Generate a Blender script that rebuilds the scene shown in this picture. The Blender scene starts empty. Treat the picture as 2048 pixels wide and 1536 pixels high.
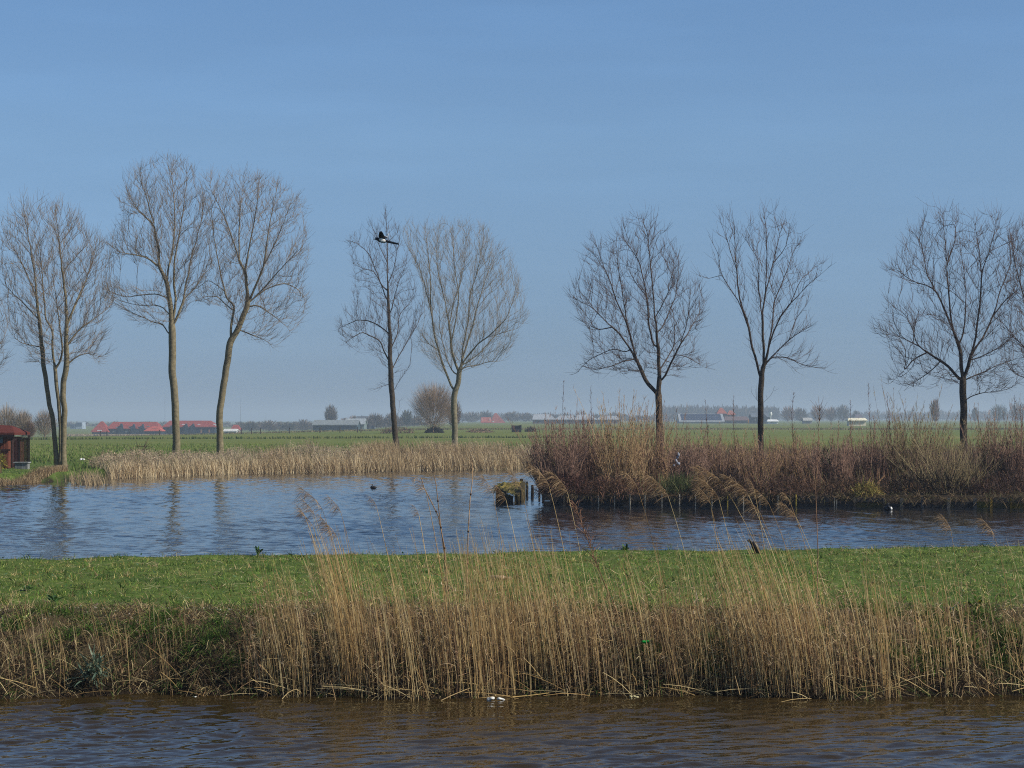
import bpy, math, random
import numpy as np
from mathutils import Vector
random.seed(7)
rng = np.random.default_rng(7)
C = bpy.context.scene.collection
SC = bpy.context.scene
rad = math.radians

# ------------------------------------------------------------------ camera, sky, sun, exposure
F = 4357.0            # focal length in photo pixels (2048 wide)
HZ = 838.0            # horizon row
CZ = 3.0              # camera height above the water
cam = bpy.data.cameras.new('camera'); camo = bpy.data.objects.new('camera', cam); C.objects.link(camo)
camo.location = (0, 0, CZ); camo.rotation_euler = (rad(90), 0, 0)
cam.sensor_width = 23.5; cam.lens = 23.5*F/2048; cam.shift_y = (HZ-768)/2048
cam.clip_start = 0.5; cam.clip_end = 20000
SC.camera = camo

SUN_AZ, SUN_EL = 106.0, 37.0       # degrees clockwise from the view direction, elevation
w = bpy.data.worlds.new('World'); SC.world = w; w.use_nodes = True
nt = w.node_tree; bg = nt.nodes['Background']
sky = nt.nodes.new('ShaderNodeTexSky'); sky.sky_type = 'NISHITA'; sky.sun_disc = False
sky.sun_elevation = rad(SUN_EL); sky.sun_rotation = rad(SUN_AZ)
sky.air_density = .5; sky.dust_density = .3; sky.ozone_density = 3.0; sky.altitude = 0
# thicker, greyer air towards the horizon: gain by elevation
tcw = nt.nodes.new('ShaderNodeTexCoord'); sepw = nt.nodes.new('ShaderNodeSeparateXYZ'); nt.links.new(tcw.outputs['Generated'], sepw.inputs[0])
rmp = nt.nodes.new('ShaderNodeValToRGB'); els = rmp.color_ramp.elements
for i, (p_, c_) in enumerate([(0, (.40, .44, .56)), (.035, (.54, .565, .615)), (.07, (.73, .755, .745)), (.125, (1.0, 1.05, .97)), (.19, (1.08, 1.21, 1.16))]):
    e_ = els[i] if i < 2 else els.new(p_)
    e_.position = p_; e_.color = (*c_, 1)
nt.links.new(sepw.outputs[2], rmp.inputs[0])
# very faint cirrus streaks
mpw = nt.nodes.new('ShaderNodeMapping'); mpw.inputs['Scale'].default_value = (2.2, 2.2, 16); mpw.inputs['Rotation'].default_value = (0, rad(9), 0)
nt.links.new(tcw.outputs['Generated'], mpw.inputs[0])
cir = nt.nodes.new('ShaderNodeTexNoise'); cir.inputs['Scale'].default_value = 3.2; cir.inputs['Detail'].default_value = 6; nt.links.new(mpw.outputs[0], cir.inputs[0])
cr2 = nt.nodes.new('ShaderNodeMapRange'); cr2.inputs[1].default_value = .45; cr2.inputs[2].default_value = .8; cr2.inputs[3].default_value = 1.0; cr2.inputs[4].default_value = 1.08
nt.links.new(cir.outputs[0], cr2.inputs[0])
mw = nt.nodes.new('ShaderNodeMix'); mw.data_type = 'RGBA'; mw.blend_type = 'MULTIPLY'; mw.inputs[0].default_value = 1
nt.links.new(sky.outputs[0], mw.inputs[6]); nt.links.new(rmp.outputs[0], mw.inputs[7])
vm = nt.nodes.new('ShaderNodeVectorMath'); vm.operation = 'SCALE'; nt.links.new(mw.outputs[2], vm.inputs[0]); nt.links.new(cr2.outputs[0], vm.inputs['Scale'])
nt.links.new(vm.outputs[0], bg.inputs[0]); bg.inputs[1].default_value = 0.108
sl = bpy.data.lights.new('sun', 'SUN'); sl.energy = 5.0; sl.angle = rad(0.53); sl.color = (1, .95, .86)
so = bpy.data.objects.new('sun', sl); C.objects.link(so)
sd = Vector((math.sin(rad(SUN_AZ))*math.cos(rad(SUN_EL)), math.cos(rad(SUN_AZ))*math.cos(rad(SUN_EL)), math.sin(rad(SUN_EL))))
so.rotation_euler = sd.to_track_quat('Z', 'Y').to_euler(); so.location = (30, -20, 40)
vs = SC.view_settings; vs.view_transform = 'Standard'; vs.look = 'None'; vs.exposure = 0.14; vs.gamma = 1
SC.cycles.use_denoising = False; SC.cycles.filter_width = 1.1
SC.cycles.max_bounces = 6; SC.cycles.diffuse_bounces = 2; SC.cycles.glossy_bounces = 3
SC.cycles.transmission_bounces = 3; SC.cycles.volume_bounces = 1; SC.cycles.transparent_max_bounces = 4
SC.cycles.caustics_reflective = False; SC.cycles.caustics_refractive = False
SC.cycles.sample_clamp_indirect = 4

# ------------------------------------------------------------------ helpers
def lin(r, g, b):
    return tuple(((c/255)/12.92 if c/255 <= .04045 else ((c/255+.055)/1.055)**2.4) for c in (r, g, b))
def P(px, py, d):
    return np.array([(px-1024)*d/F, d, CZ-(py-HZ)*d/F])
def PX(px, d): return (px-1024)*d/F
def S(t):
    t = np.clip(t, 0, 1); return t*t*(3-2*t)
def sn(x, y, sc, seed=0, n=5):
    r = np.random.default_rng(seed); out = 0
    for i in range(n):
        a = r.uniform(0, 6.283); f = r.uniform(.6, 1.6)/sc
        out = out + np.sin((x*np.cos(a)+y*np.sin(a))*f*6.283 + r.uniform(0, 6.283))
    return out/n

def mk(name, V, faces, mat=None, parent=None, col=None, smooth=False, loc=None):
    V = np.asarray(V, dtype=np.float32).reshape(-1, 3)
    if not isinstance(faces, list): faces = [faces]
    faces = [np.asarray(f, dtype=np.int32) for f in faces if len(f)]
    me = bpy.data.meshes.new(name)
    me.vertices.add(len(V))
    if loc is not None: V = V - np.asarray(loc, dtype=np.float32)
    me.vertices.foreach_set('co', V.ravel())
    loops = np.concatenate([f.ravel() for f in faces])
    tot = np.concatenate([np.full(len(f), f.shape[1], np.int32) for f in faces])
    start = np.concatenate([[0], np.cumsum(tot)[:-1]]).astype(np.int32)
    me.loops.add(len(loops)); me.loops.foreach_set('vertex_index', loops)
    me.polygons.add(len(tot)); me.polygons.foreach_set('loop_start', start); me.polygons.foreach_set('loop_total', tot)
    me.polygons.foreach_set('use_smooth', np.full(len(tot), smooth))
    if col is not None:
        a = me.color_attributes.new('Col', 'FLOAT_COLOR', 'POINT')
        cc = np.ones((len(V), 4), np.float32); cc[:, :3] = np.asarray(col).reshape(-1, 3)
        a.data.foreach_set('color', cc.ravel())
    me.update(); me.validate()
    if mat: me.materials.append(mat)
    o = bpy.data.objects.new(name, me); C.objects.link(o)
    if parent is not None: o.parent = parent
    elif loc is not None: o.location = loc
    return o
def tag(o, label=None, cat=None, group=None, kind=None):
    if label: o['label'] = label
    if cat: o['category'] = cat
    if group: o['group'] = group
    if kind: o['kind'] = kind
    return o
def empty(name, loc, label, cat, group=None):
    o = bpy.data.objects.new(name, None); C.objects.link(o); o.location = [float(v) for v in loc]
    o.empty_display_size = .2
    return tag(o, label, cat, group)

class MB:
    """collects pieces into one mesh"""
    def __init__(s): s.v = []; s.f = {}; s.c = []; s.n = 0
    def add(s, V, faces, col=(1, 1, 1)):
        V = np.asarray(V, dtype=float).reshape(-1, 3)
        for f in (faces if isinstance(faces, list) else [faces]):
            f = np.asarray(f); s.f.setdefault(f.shape[1], []).append(f+s.n)
        s.v.append(V); col = np.asarray(col, dtype=float)
        s.c.append(np.broadcast_to(col, V.shape) if col.ndim == 1 else col); s.n += len(V)
        return s
    def build(s, name, mat, parent=None, smooth=False, loc=None):
        return mk(name, np.concatenate(s.v), [np.concatenate(x) for x in s.f.values()], mat, parent, np.concatenate(s.c), smooth, loc)
    def box(s, c, sz, rz=0, col=(1, 1, 1), taper=1.0):
        x, y, z = np.asarray(sz)/2; t = taper
        V = np.array([(-x, -y, -z), (x, -y, -z), (x, y, -z), (-x, y, -z), (-x*t, -y*t, z), (x*t, -y*t, z), (x*t, y*t, z), (-x*t, y*t, z)])
        ca, sa = math.cos(rz), math.sin(rz)
        V = np.stack([V[:, 0]*ca-V[:, 1]*sa, V[:, 0]*sa+V[:, 1]*ca, V[:, 2]], 1)+np.asarray(c)
        return s.add(V, np.array([(0, 3, 2, 1), (4, 5, 6, 7), (0, 1, 5, 4), (1, 2, 6, 5), (2, 3, 7, 6), (3, 0, 4, 7)]), col)
    def poly(s, pts, th=None, col=(1, 1, 1)):
        """a polygon, or a slab when th (3-vector) is given"""
        pts = np.asarray(pts, dtype=float); n = len(pts)
        if th is None: return s.add(pts, np.arange(n)[None], col)
        V = np.concatenate([pts, pts+np.asarray(th)])
        side = np.array([(i, (i+1) % n, n+(i+1) % n, n+i) for i in range(n)])
        return s.add(V, [np.arange(n)[None, ::-1], np.arange(n, 2*n)[None], side], col)

def vtube(Cn, R, s=3, cap=True):
    """tubes for n centre lines of k points: Cn (n,k,3), R (n,k)"""
    n, k = R.shape
    T = np.gradient(Cn, axis=1); T /= np.linalg.norm(T, axis=2, keepdims=True)+1e-9
    m = T.mean(1); ref = np.where(np.abs(m[:, 2:3]) > .75, np.array([[1., .13, 0]]), np.array([[.1, 0, 1.]]))
    A = np.cross(T, ref[:, None, :]); A /= np.linalg.norm(A, axis=2, keepdims=True)+1e-9
    B = np.cross(T, A)
    th = np.arange(s)*2*np.pi/s
    V = Cn[:, :, None, :]+R[:, :, None, None]*(np.cos(th)[None, None, :, None]*A[:, :, None, :]+np.sin(th)[None, None, :, None]*B[:, :, None, :])
    i = np.arange(n)[:, None, None]*k*s; j = np.arange(k-1)[None, :, None]*s; q = np.arange(s)[None, None, :]; q2 = (q+1) % s
    f = np.stack([i+j+q, i+j+q2, i+j+s+q2, i+j+s+q], -1).reshape(-1, 4)
    return V.reshape(-1, 3), f
def strips(Cn, W, side):
    """flat tapering blades: Cn (n,k,3), half widths W (n,k), side (n,3)"""
    n, k = W.shape
    o = side[:, None, :]*W[:, :, None]
    V = np.stack([Cn-o, Cn+o], 2).reshape(-1, 3)
    i = np.arange(n)[:, None]*k*2; j = np.arange(k-1)[None]*2
    f = np.stack([i+j, i+j+1, i+j+3, i+j+2], -1).reshape(-1, 4)
    return V, f
def arcs(base, d0, L, bend, k):
    """curved lines from base along unit d0, bending by the vector bend (per unit length squared)"""
    t = np.linspace(0, 1, k)[None, :, None]
    return base[:, None, :]+d0[:, None, :]*L[:, None, None]*t+bend[:, None, :]*L[:, None, None]*t*t
def rdir(n, up=(0, 1), r=rng):
    """random unit vectors, z between up[0] and up[1]"""
    a = r.uniform(0, 2*np.pi, n); z = r.uniform(up[0], up[1], n); q = np.sqrt(np.maximum(1-z*z, 0))
    return np.stack([np.cos(a)*q, np.sin(a)*q, z], 1)
def hside(n, r=rng):
    a = r.uniform(0, np.pi, n); return np.stack([np.cos(a), np.sin(a)*.6, r.uniform(-.3, .3, n)], 1)
def unit(v): return v/(np.linalg.norm(v, axis=-1, keepdims=True)+1e-9)
def vary(cols, n, amt=.18, r=rng):
    """n colours picked from a list of linear colours with brightness jitter"""
    cols = np.asarray(cols); c = cols[r.integers(0, len(cols), n)]
    return c*(1+r.uniform(-amt, amt, (n, 1)))

# ------------------------------------------------------------------ materials
def newmat(name, rough=.85, spec=.25):
    m = bpy.data.materials.new(name); m.use_nodes = True
    b = m.node_tree.nodes['Principled BSDF']; b.inputs['Roughness'].default_value = rough
    b.inputs['Specular IOR Level'].default_value = spec
    return m, m.node_tree, b
def noise(nt, scale, detail=4, rough=.6, vec=None):
    n = nt.nodes.new('ShaderNodeTexNoise'); n.inputs['Scale'].default_value = scale
    n.inputs['Detail'].default_value = detail; n.inputs['Roughness'].default_value = rough
    if vec: nt.links.new(vec, n.inputs['Vector'])
    return n
def coords(nt, scale=(1, 1, 1), rot=(0, 0, 0)):
    t = nt.nodes.new('ShaderNodeTexCoord'); m = nt.nodes.new('ShaderNodeMapping')
    m.inputs['Scale'].default_value = scale; m.inputs['Rotation'].default_value = rot
    nt.links.new(t.outputs['Object'], m.inputs['Vector']); return m.outputs[0]
def ramp(nt, fac, stops):
    r = nt.nodes.new('ShaderNodeValToRGB'); e = r.color_ramp.elements
    while len(e) < len(stops): e.new(.5)
    for i, (p, c) in enumerate(stops): e[i].position = p; e[i].color = (*c, 1)
    nt.links.new(fac, r.inputs[0]); return r.outputs[0]
def mix(nt, a, b, fac, mode='MIX'):
    m = nt.nodes.new('ShaderNodeMix'); m.data_type = 'RGBA'; m.blend_type = mode
    for s, v in ((m.inputs[0], fac), (m.inputs[6], a), (m.inputs[7], b)):
        if hasattr(v, 'is_output'): nt.links.new(v, s)
        else: s.default_value = v if not isinstance(v, tuple) else (*v[:3], 1)
    return m.outputs[2]
def bump(nt, b, h, strength=.4, dist=.02):
    n = nt.nodes.new('ShaderNodeBump'); n.inputs['Strength'].default_value = strength; n.inputs['Distance'].default_value = dist
    nt.links.new(h, n.inputs['Height']); nt.links.new(n.outputs[0], b.inputs['Normal'])
def mat_attr(name, rough=.85, transl=0.0, nscale=None, spec=.2, bscale=None):
    """colour from the mesh's own Col attribute, with fine mottling"""
    m, nt, b = newmat(name, rough, spec)
    a = nt.nodes.new('ShaderNodeVertexColor'); a.layer_name = 'Col'; c = a.outputs[0]
    if nscale:
        n = noise(nt, nscale, 5, .65, coords(nt))
        c = mix(nt, c, ramp(nt, n.outputs[0], [(.3, (.55, .55, .55)), (.7, (1.35, 1.35, 1.35))]), 1.0, 'MULTIPLY')
    nt.links.new(c, b.inputs['Base Color'])
    if bscale:
        n2 = noise(nt, bscale, 4, .6, coords(nt)); bump(nt, b, n2.outputs[0], .5, .02)
    if transl:
        t = nt.nodes.new('ShaderNodeBsdfTranslucent'); nt.links.new(c, t.inputs[0])
        x = nt.nodes.new('ShaderNodeMixShader'); x.inputs[0].default_value = transl
        out = nt.nodes['Material Output']
        nt.links.new(b.outputs[0], x.inputs[1]); nt.links.new(t.outputs[0], x.inputs[2]); nt.links.new(x.outputs[0], out.inputs[0])
    return m
def mat_flat(name, c, rough=.8, nscale=3.0, amt=.35, spec=.25, stretch=(1, 1, 1)):
    m, nt, b = newmat(name, rough, spec)
    n = noise(nt, nscale, 5, .6, coords(nt, stretch))
    k = ramp(nt, n.outputs[0], [(.3, tuple(v*(1-amt) for v in c)), (.7, tuple(v*(1+amt) for v in c))])
    nt.links.new(k, b.inputs['Base Color']); bump(nt, b, n.outputs[0], .25, .02)
    return m
M = {}
M['grass'] = mat_attr('grass blades', .7, .25)
M['reed'] = mat_attr('dry reed', .7, .22)
M['bark'] = mat_attr('bark', .9, 0, 5.0, .15, 14.0)
M['twig'] = mat_attr('twigs', .85, 0)
M['leaf'] = mat_attr('leaves', .5, .25, 12.0, .4)
M['any'] = mat_attr('painted and weathered', .75, 0, 1.2)
M['wood'] = mat_attr('weathered wood', .9, 0, 9.0, .15, 25.0)
M['feather'] = mat_attr('feathers', .5, 0, 30.0, .4)
M['far'] = mat_attr('distant twigs', .95, 0)

# ------------------------------------------------------------------ terrain
FARX = np.array([-400, -60, -36, -23.3, -21.4, -19.4, -16.6, -11.8, -6.5, 1.1, 20, 60, 400.])
FARD = np.array([20, 62, 88, 99, 105., 111, 116.5, 121, 125.5, 130.5, 140, 150, 160.])
PEN = np.array([(1.15, 75.6), (6.0, 75.2), (12.5, 74.0), (17.5, 73.2), (40, 71), (70, 69), (70, 160), (3.5, 150), (3.2, 112), (2.6, 90), (1.8, 81)])
def sdist(X, Y, poly):
    """signed distance, positive inside"""
    d2 = np.full(X.shape, 1e18); ins = np.zeros(X.shape, bool); n = len(poly)
    for i in range(n):
        a, b = poly[i], poly[(i+1) % n]; e = b-a
        t = np.clip(((X-a[0])*e[0]+(Y-a[1])*e[1])/(e@e), 0, 1)
        d2 = np.minimum(d2, (X-a[0]-t*e[0])**2+(Y-a[1]-t*e[1])**2)
        c = (a[1] > Y) != (b[1] > Y)
        ins ^= c & (X < (b[0]-a[0])*(Y-a[1])/(b[1]-a[1]+1e-12)+a[0])
    return np.where(ins, 1, -1)*np.sqrt(d2)
def e0(X): return 23.55+.16*np.sin(1.3*X)+.1*np.sin(2.9*X+1)+.05*np.sin(6.1*X)
def e1(X): return 25.75+.18*np.sin(.9*X+2)+.1*np.sin(2.3*X)
def e2(X): return 37.5+.2*np.clip(X, -25, 25)+.15*np.sin(1.1*X)+.08*np.sin(3.7*X)
def dfar(X): return np.interp(X, FARX, FARD)+.35*np.sin(.8*X)+.2*np.sin(2.1*X+1)
def polder(X, D):
    return 4.3*S((D-150)/750)*S((-5-X)/125)
def ground(X, D):
    X = np.asarray(X, float); D = np.asarray(D, float)
    t = np.clip((D-e0(X))/(e1(X)-e0(X)), 0, 1)
    bank = .76*(1-(1-t)**1.5)+.14*np.sin(np.pi*t)*sn(X, D, .9, 3)+.09*np.sin(np.pi*t)*sn(X, D, .35, 4)
    bank = bank+.025*S((t-.9)*10)*sn(X, D, 1.7, 5)
    bank = np.where(D < e0(X), np.clip((D-e0(X))/.9, -1, 0)*.8, bank)
    back = np.clip((e2(X)-D)/.9, 0, 1)
    z = np.where(D > e2(X)-.9, bank*back+(-.8)*(1-back), bank)
    s = D-dfar(X)
    zf = np.where(s < 0, np.clip(s, -1, 0)*.8, .45*S(s/2.5))+np.where(s > 2, .05*sn(X, D, 9, 6), 0)
    z = np.where(D > 45, np.maximum(-.8, np.where(s > -1, zf, -.8)), z)
    sp = sdist(X, D, PEN)
    zp = -.8+1.2*S(sp/.35+.4)+np.where(sp > 1, .08*sn(X, D, 3, 8), 0)
    z = np.where(D > 45, np.maximum(z, zp), z)
    z = np.where(D > 140, z-polder(X, D), z)
    z = np.where(D < 4, np.maximum(z, -.8+1.8*S((4-D)/4)), z)     # the dyke the camera stands on
    return z
def gz(x, y): return float(ground(np.array([x]), np.array([y]))[0])

geo = lambda a, b, n: np.geomspace(a, b, n)
xs = np.concatenate([-geo(9000, 42, 40), np.arange(-40, -9, .6), np.arange(-9, 9, .16), np.arange(9, 40, .6), geo(42, 9000, 40)])
ds = np.concatenate([[-150, -40, -12, -6], np.arange(-4, 5, 1.0), np.arange(5, 22, 2.0), np.arange(22, 27.5, .11), np.arange(27.5, 35, .25), np.arange(35, 42, .15),
                     np.arange(42, 68, 3.0), np.arange(68, 140, .45), np.arange(140, 420, 6), geo(420, 9000, 50)])
GX, GD = np.meshgrid(xs, ds)
GZ = ground(GX, GD)
nx, nd = len(xs), len(ds)
idx = np.arange(nx*nd).reshape(nd, nx)
gf = np.stack([idx[:-1, :-1], idx[:-1, 1:], idx[1:, 1:], idx[1:, :-1]], -1).reshape(-1, 4)
# colour: what grows or lies where
green = np.array(lin(86, 100, 46)); green2 = np.array(lin(66, 84, 34)); soil = np.array(lin(74, 64, 48)); mud = np.array(lin(38, 31, 23)); straw = np.array(lin(140, 120, 84))
tt = (GD-e0(GX))/(e1(GX)-e0(GX))
k = np.clip(.5+.6*sn(GX, GD, 2.2, 11), 0, 1)[..., None]
gc = green*k+green2*(1-k)
onbank = S((1.12+.15*sn(GX, GD, .8, 12)-tt)*5)*(GD < 30)
gc = gc*(1-onbank[..., None])+soil*onbank[..., None]
low = np.where(GD < 45, S((.45-tt)*3)*(tt < 1), S((.25-GZ)*6))*(GD < 145)
gc = gc*(1-low[..., None])+mud*low[..., None]
pin = S(sdist(GX, GD, PEN)/1.0)*(GD > 45)*(GD < 128)
kk = (.35+.3*sn(GX, GD, 2.5, 13))[..., None]
gc = np.where(pin[..., None] > .1, np.array(lin(96, 78, 58))*(1-kk)+np.array(lin(92, 92, 52))*kk, gc)
ff = (GD > 128)[..., None]
k2 = np.clip(.5+.5*sn(GX, GD*.35, 60, 14)+.3*sn(GX, GD*.3, 17, 15), 0, 1)[..., None]
fld = np.array(lin(106, 110, 54))*(1-k2)+np.array(lin(90, 102, 50))*k2
band = (S((np.sin(GD/38.)-.75)*4)*.35*(GD < 1200))[..., None]
fld = fld*(1-band)+np.array(lin(122, 112, 70))*band
gc = np.where(ff, fld, gc)
rim = (S((1.6-sdist(GX, GD, PEN))*2)*(sdist(GX, GD, PEN) > -1)*(GD > 60)*(GD < 100))[..., None]
gc = gc*(1-rim)+np.array(lin(44, 38, 32))*rim
m, nt, b = newmat('ground', .95, .1)
a = nt.nodes.new('ShaderNodeVertexColor'); a.layer_name = 'Col'
cv = coords(nt)
n1 = noise(nt, 3.0, 8, .7, cv); n2 = noise(nt, .12, 4, .6, cv)
c = mix(nt, a.outputs[0], ramp(nt, n1.outputs[0], [(.3, (.6, .6, .6)), (.7, (1.4, 1.4, 1.4))]), 1.0, 'MULTIPLY')
c = mix(nt, c, ramp(nt, n2.outputs[0], [(.35, (.85, .9, .8)), (.65, (1.12, 1.08, 1.1))]), 1.0, 'MULTIPLY')
nt.links.new(c, b.inputs['Base Color']); bump(nt, b, n1.outputs[0], .6, .05)
tag(mk('ground', np.stack([GX, GD, GZ], -1), gf, m, col=gc, smooth=True), kind='structure')

# water: canal in front of the bank, and the pond behind it
def water_mat(name, body, waves, rough):
    """waves: list of (x scale, y scale, rotation, height in metres, detail)"""
    m, nt, b = newmat(name, rough, .5); b.inputs['Base Color'].default_value = (*body, 1); b.inputs['IOR'].default_value = 1.33
    tot = None
    for sx, sy, rot, hgt, det in waves:
        n1 = noise(nt, 1.0, det, .5, coords(nt, (sx, sy, 1), (0, 0, rad(rot))))
        mm = nt.nodes.new('ShaderNodeMath'); mm.operation = 'MULTIPLY_ADD'; mm.inputs[1].default_value = hgt; mm.inputs[2].default_value = 0
        nt.links.new(n1.outputs[0], mm.inputs[0])
        if tot: nt.links.new(tot, mm.inputs[2])
        tot = mm.outputs[0]
    n3 = noise(nt, 1.0, 3, .5, coords(nt, (.10, .045, 1), (0, 0, rad(12))))     # calmer and rougher patches
    r3 = ramp(nt, n3.outputs[0], [(.32, (.5, .5, .5)), (.66, (1, 1, 1))])
    mul = nt.nodes.new('ShaderNodeMath'); mul.operation = 'MULTIPLY'
    nt.links.new(tot, mul.inputs[0]); nt.links.new(r3, mul.inputs[1])
    bump(nt, b, mul.outputs[0], 1.0, 1.0)
    return m
def waves(x, y, seed, lam, wind, spread, rms, n=70):
    """height of a wind-roughened surface: many crossing ripples, rms slope about rms"""
    r = np.random.default_rng(seed); h = np.zeros_like(x); s2 = 0
    L = np.exp(r.uniform(np.log(lam[0]), np.log(lam[1]), n)); a = wind+r.normal(0, spread, n)
    for l_, a_ in zip(L, a):
        kx, ky = np.cos(a_)*6.2832/l_, np.sin(a_)*6.2832/l_
        amp = l_**1.15; s2 += (amp*6.2832/l_)**2/2
        ph = kx*x+ky*y+r.uniform(0, 6.283)
        h += amp*(np.sin(ph)+.22*np.cos(2*ph))
    return h*rms/math.sqrt(s2)
def water(name, xa, ya, mat, seed, lam, wind, spread, rms):
    X, Y = np.meshgrid(xa, ya)
    patch = np.clip(.85+.5*sn(X, Y*.5, 11, seed+1)+.25*sn(X, Y, 3.3, seed+2), .3, 1.35)
    Zw = waves(X, Y, seed, lam, wind, spread, rms)*patch
    i_ = np.arange(X.size).reshape(X.shape)
    o = mk(name, np.stack([X, Y, Zw], -1), np.stack([i_[:-1, :-1], i_[:-1, 1:], i_[1:, 1:], i_[1:, :-1]], -1).reshape(-1, 4), mat, smooth=True)
    return tag(o, kind='structure')
xc = np.concatenate([np.linspace(-80, -9, 40), np.arange(-8.8, 8.8, .035), np.linspace(9, 80, 40)])
water('canal_water', xc, np.concatenate([np.arange(.5, 16.5, .4), np.arange(16.5, 25.0, .028), [26, 30]]), water_mat('canal water', (.028, .018, .006), [(7, 9, 20, .006, 2)], .025), 5, (.1, .6), rad(122), .5, .115)
xp = np.concatenate([np.linspace(-120, -27, 40), np.arange(-26.5, 26.5, .12), np.linspace(27, 75, 20)])
water('pond_water', xp, np.concatenate([[34], np.arange(35, 60, .09), np.arange(60, 90, .13), np.arange(90, 134, .22), [136, 140, 152]]), water_mat('pond water', (.008, .011, .016), [(5, 6, 8, .012, 2)], .03), 6, (.16, .8), rad(120), .8, .095)

# ------------------------------------------------------------------ bare trees (space colonisation inside a traced crown)
def inpoly(x, y, poly):
    ins = np.zeros(x.shape, bool); n = len(poly)
    for i in range(n):
        (ax, ay), (bx, by) = poly[i], poly[(i+1) % n]
        c = (ay > y) != (by > y)
        ins ^= c & (x < (bx-ax)*(y-ay)/(by-ay+1e-12)+ax)
    return ins
def resample(pts, step):
    pts = np.asarray(pts, float); L = np.linalg.norm(np.diff(pts, axis=0), axis=1); s = np.concatenate([[0], np.cumsum(L)])
    n = max(2, int(round(s[-1]/step))+1); t = np.linspace(0, s[-1], n)
    return np.stack([np.interp(t, s, pts[:, i]) for i in range(3)], 1)
def grow_tree(name, label, d, stems, limbs, poly, r0, seed, bark, twig, n_attr=1500, group='bare trees standing in a line beyond the water',
              trop=.22, step=.24, kill=.34, twigs=1.7, tl=(.25, .75), depth=.85, wig=.22, multi=False, asc=.9, upb=.25):
    r = np.random.default_rng(seed)
    polya = np.array(poly, float)
    cx = PX(stems[0][0][0], d); base = np.array([cx, d, gz(cx, d)])
    pos = []; par = []; pxy = []
    def addpath(pts3, px2, parent):
        i0 = parent
        for q, pq in zip(pts3, px2):
            pos.append(q); pxy.append(pq); par.append(i0); i0 = len(pos)-1
    def halfw(y):
        xx = np.linspace(polya[:, 0].min(), polya[:, 0].max(), 80); k = inpoly(xx, np.full(80, float(y)), poly)
        return max(20, (xx[k].max()-xx[k].min())/2) if k.any() else 20
    def to3(pts, d_a, d_b):
        n = len(pts); dd = np.linspace(0, 1, n)**.8*(d_b-d_a)+d_a
        return [P(px, py, q) for (px, py), q in zip(pts, dd)]
    def path(pts, d_a, d_b, parent):
        p3 = resample(to3(pts, d_a, d_b), step)
        p3[1:-1] += r.normal(0, .018, (len(p3)-2, 3))
        px2 = np.stack([p3[:, 0]*F/p3[:, 1]+1024, HZ-(p3[:, 2]-CZ)*F/p3[:, 1]], 1)
        addpath(p3, px2, parent)
    for i, st in enumerate(stems):
        st = list(st); g = base.copy(); g[2] -= .1
        yb = HZ+(CZ-g[2])*F/d
        off = 0 if i == 0 else (st[0][0]-stems[0][0][0])
        if yb > st[0][1]+3: st = [(st[0][0]+(0 if i == 0 else -off*.3), yb)]+st
        path(st, d+(0 if i == 0 else r.uniform(-.2, .2)), d+r.uniform(-.6, .6)*(1 if multi else .3), -1)
    for lb in limbs:
        A = np.array(pxy); j = int(np.argmin(((A-np.array(lb[0]))**2).sum(1)))
        da = pos[j][1]; hw = halfw(lb[-1][1])*d/F
        db = d+r.choice([-1, 1])*r.uniform(.1, .75)*hw*depth
        path(lb[1:] if len(lb) > 2 else lb, da, db, j)
    # attractors
    oy = polya[:, 1].max()-.1*(polya[:, 1].max()-polya[:, 1].min()); so_ = np.array(stems[0][::-1]); oy = max(oy, so_[0, 1]+20)
    org = P(np.interp(oy, so_[:, 1], so_[:, 0]), oy, d)
    x0, x1, y0, y1 = polya[:, 0].min(), polya[:, 0].max(), polya[:, 1].min(), polya[:, 1].max()
    hws = {int(y): halfw(y) for y in range(int(y0)-1, int(y1)+2, 4)}
    at = []
    n_attr = int(n_attr*1.55); kill *= .88; asc *= .9
    while len(at) < n_attr:
        qx = r.uniform(x0, x1, 4000); qy = r.uniform(y0, y1, 4000); k = inpoly(qx, qy, poly)
        qk = (sn(qx, qy, 52, seed+100, 6) > -.17) | (r.uniform(0, 1, 4000) < .2); k &= qk
        for ax, ay in zip(qx[k], qy[k]):
            row = polya[:, 0]
            h = hws[int(y0)-1+((int(ay)-(int(y0)-1))//4)*4]
            xx = np.clip(abs(ax-stems[0][-1][0])/(h*1.3), 0, .95)
            v = r.uniform(-1, 1)*math.sqrt(1-xx*xx)*h*depth*d/F
            at.append(P(ax, ay, d+v))
            if len(at) >= n_attr: break
    A = np.array(at)
    cap = 30000
    N = np.zeros((cap, 3)); n = len(pos); N[:n] = pos; par = list(par); kids = np.zeros(cap, int)
    for p_ in par:
        if p_ >= 0: kids[p_] += 1
    D2 = np.full(len(A), 1e9); NI = np.zeros(len(A), int); DK = np.full(len(A), 1e9)
    def upd(i0, i1):
        nonlocal D2, NI, DK
        df = A[:, None, :]-N[None, i0:i1, :]; rr2 = (df**2).sum(2)
        DK = np.minimum(DK, np.sqrt(rr2).min(1))
        E = unit(A-org); E = unit(E+np.array([0, 0, upb])); ax_ = (df*E[:, None, :]).sum(2); pe = np.sqrt(np.maximum(rr2-ax_**2, 0))
        dm = np.hypot(pe, .8*(ax_-asc*pe)); j = dm.argmin(1); v = dm[np.arange(len(A)), j]
        better = v < D2; NI = np.where(better, j+i0, NI); D2 = np.where(better, v, D2)
    for i in range(0, n, 200): upd(i, min(n, i+200))
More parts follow.
